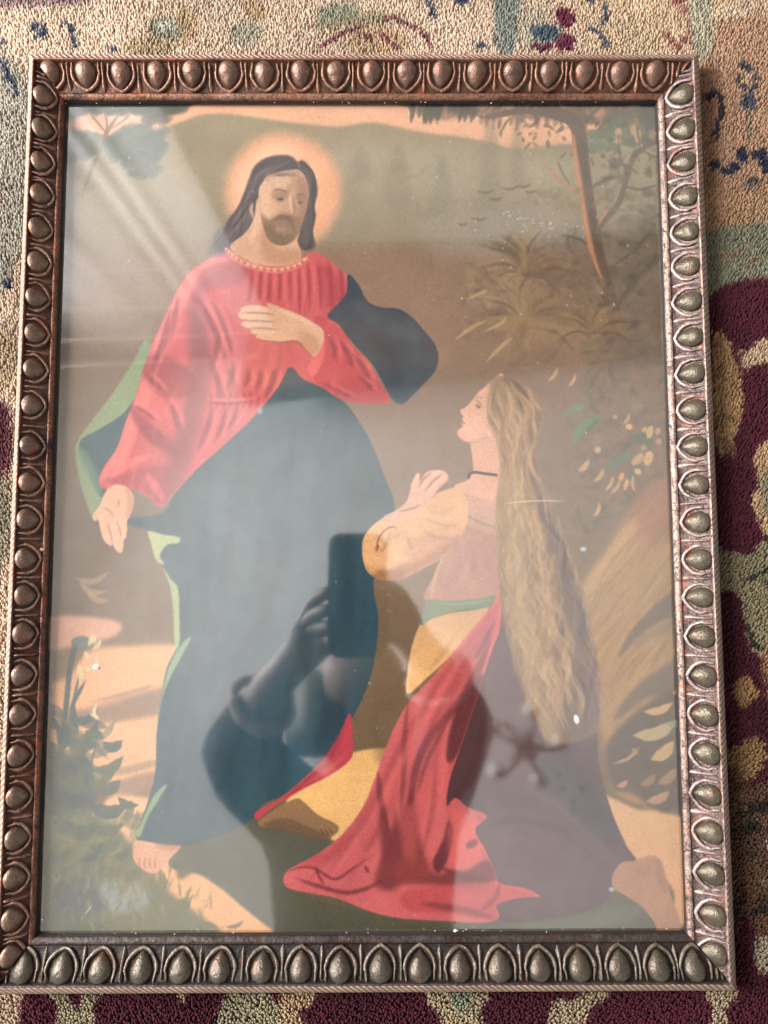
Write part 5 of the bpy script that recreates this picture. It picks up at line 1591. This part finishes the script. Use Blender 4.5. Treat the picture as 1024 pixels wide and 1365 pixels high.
def lathe(prof, n=12):
    V, Fc = [], []
    for r, z in prof:
        for k_ in range(n):
            t = 2 * math.pi * k_ / n
            V.append((r * math.cos(t), r * math.sin(t), z))
    for i in range(len(prof) - 1):
        for k_ in range(n):
            q = (k_ + 1) % n
            Fc.append((i * n + k_, i * n + q, (i + 1) * n + q, (i + 1) * n + k_))
    return V, Fc


mesh_obj('stem', *lathe([(.0005, -.10), (.012, -.095), (.02, -.08), (.008, -.06), (.03, -.03), (.038, 0), (.02, .03), (.012, .06), (.022, .09), (.007, .12), (.007, .50), (.05, .51), (.055, .54), (.0005, .55)]), BR, ch)
globe = to_mesh('globe', lathe([(.0005, -.034), (.02, -.028), (.032, -.012), (.034, .004), (.026, .024), (.014, .034)], 14), FROST)
drop = to_mesh('crystal', lathe([(.0004, -.022), (.006, -.012), (.007, -.006), (.003, .004), (.0004, .012)], 6), CRY.m)
for k_ in range(5):
    t = 2 * math.pi * k_ / 5 + 1.35
    cd, sd = math.cos(t), math.sin(t)
    path = [(r * cd, r * sd, z) for r, z in ((.02, .0), (.05, -.03), (.085, -.04), (.118, -.02), (.125, .012))]
    arm = mesh_obj('arm', *tube(spline([p[:2] for p in path], False, 1) if False else path, [.008, .007, .006, .006, .012], 7), BR, ch)
    g = placed('globe', globe, Matrix.Translation((.125 * cd, .125 * sd, .045)), arm)
    placed('crystal', drop, Matrix.Translation((.105 * cd, .105 * sd, -.062)), arm)
    sc_ = mesh_obj('scroll', *tube([((.045 + .02 * math.cos(a)) * cd, (.045 + .02 * math.cos(a)) * sd, .02 + .02 * math.sin(a)) for a in np.linspace(0, 5.2, 12)], [.004] * 12, 5), BR, ch)
for k_, (dx_, dy_) in enumerate(((.10, -.10), (.13, -.14), (.16, -.10), (.13, -.17), (.08, -.05))):
    mesh_obj('crystal', *[[(v[0] + dx_ * .9, v[1] + dy_ * .9, v[2] - .12) for v in lathe([(.0004, -.022), (.008, -.012), (.009, -.004), (.003, .006), (.0004, .014)], 6)[0]], lathe([(0, 0)] * 5, 6)[1]], CRY.m, ch)

# wooden beam that the dark band in the glass comes from
WOOD = plain('dark_wood', (.24, .14, .085), .6, 0, 12, .35)
q = [mirrored(318, 522, 2.0), mirrored(1250, 408, 2.0), mirrored(1250, 300, 2.0), mirrored(352, 320, 2.0)]
V = [(*p[:2], 2.0) for p in q] + [(*p[:2], 2.22) for p in q]
beam = mesh_obj('ceiling_beam', V, [(3, 2, 1, 0), (4, 5, 6, 7), (0, 1, 5, 4), (1, 2, 6, 5), (2, 3, 7, 6), (3, 0, 4, 7)], WOOD, None, False)
tag(beam, 'broad dark wooden beam overhead that shows as a brown band in the glass', 'beam')

# plain wall under the beam
wq0, wq1 = mirrored(-150, 340, 2.0), q[2]
WALL = plain('wall_plaster', (.62, .58, .52), .9, 0, 8, .1)
V = [(wq0[0], wq0[1], 0), (wq1[0], wq1[1], 0), (wq1[0], wq1[1], 2.39), (wq0[0], wq0[1], 2.39)]
V += [(x, y + .1, z) for x, y, z in V]
wall = mesh_obj('wall', V, [(0, 1, 2, 3), (7, 6, 5, 4), (1, 5, 6, 2), (4, 0, 3, 7), (3, 2, 6, 7)], WALL, None, False)
tag(wall, 'plain beige plaster wall below the wooden beam', 'wall')

CEIL = plain('ceiling_paint', (.84, .84, .83), .9, 0, 3, .03)
ceiling = mesh_obj('ceiling', [(-2.6, -2.2, 2.4), (2.6, -2.2, 2.4), (2.6, 2.0, 2.4), (-2.6, 2.0, 2.4)], [(3, 2, 1, 0)], CEIL, None, False)
ceiling['kind'] = 'structure'

# added pale strips, shaped to mirror as four bright lines at the left
bl = empty('added_glint_strips', (-.6, .65, 1.3))
tag(bl, 'four thin pale strips added to mirror as bright lines in the glass', 'added strips')
STRIP_MAT = plain('strip_paint', (.7, .7, .69), .6, 0, 40, .05)
for ya, yb, th in ((362, 350, 2.6), (412, 402, 2.2), (453, 441, 2.0), (487, 474, 1.6)):
    p_ = [np.array(mirrored(x_, y_, 1.3)) for x_, y_ in ((55, ya), (345, yb), (345, yb + th), (55, ya + th))]
    V = [tuple(v_ - np.array(bl.location)) for v_ in p_] + [tuple(v_ - np.array(bl.location) + np.array((0, 0, .006))) for v_ in p_]
    mesh_obj('glint_strip', V, [(3, 2, 1, 0), (4, 5, 6, 7), (0, 1, 5, 4), (1, 2, 6, 5), (2, 3, 7, 6), (3, 0, 4, 7)], STRIP_MAT, bl, False)

# sheer curtain beside the window
SHEER = plain('sheer_cloth', (.44, .44, .44), .9, 0, 200, .04)
V, Fc = [], []
nu, nv = 160, 14
for i in range(nv + 1):
    z = .30 + 2.06 * i / nv
    sq = .55 + .45 * (1 - i / nv)
    for j in range(nu + 1):
        u = j / nu
        x = -1.60 + 1.20 * u + .16 * (i / nv) * (u - .7)
        V.append((x, .80 + .0030 * math.sin(u * 74 + 2.4 * math.sin(u * 15) + 1.2 * math.sin(u * 37)) * sq * (.35 + .65 * math.sin(u * 9) ** 2) + .006 * math.sin(u * 17 + i * .05), z))
for i in range(nv):
    for j in range(nu):
        k_ = i * (nu + 1) + j
        Fc.append((k_, k_ + 1, k_ + nu + 2, k_ + nu + 1))
cur = mesh_obj('curtain', V, Fc, SHEER)
tag(cur, 'white sheer curtain gathered in upright folds beside the window', 'curtain')
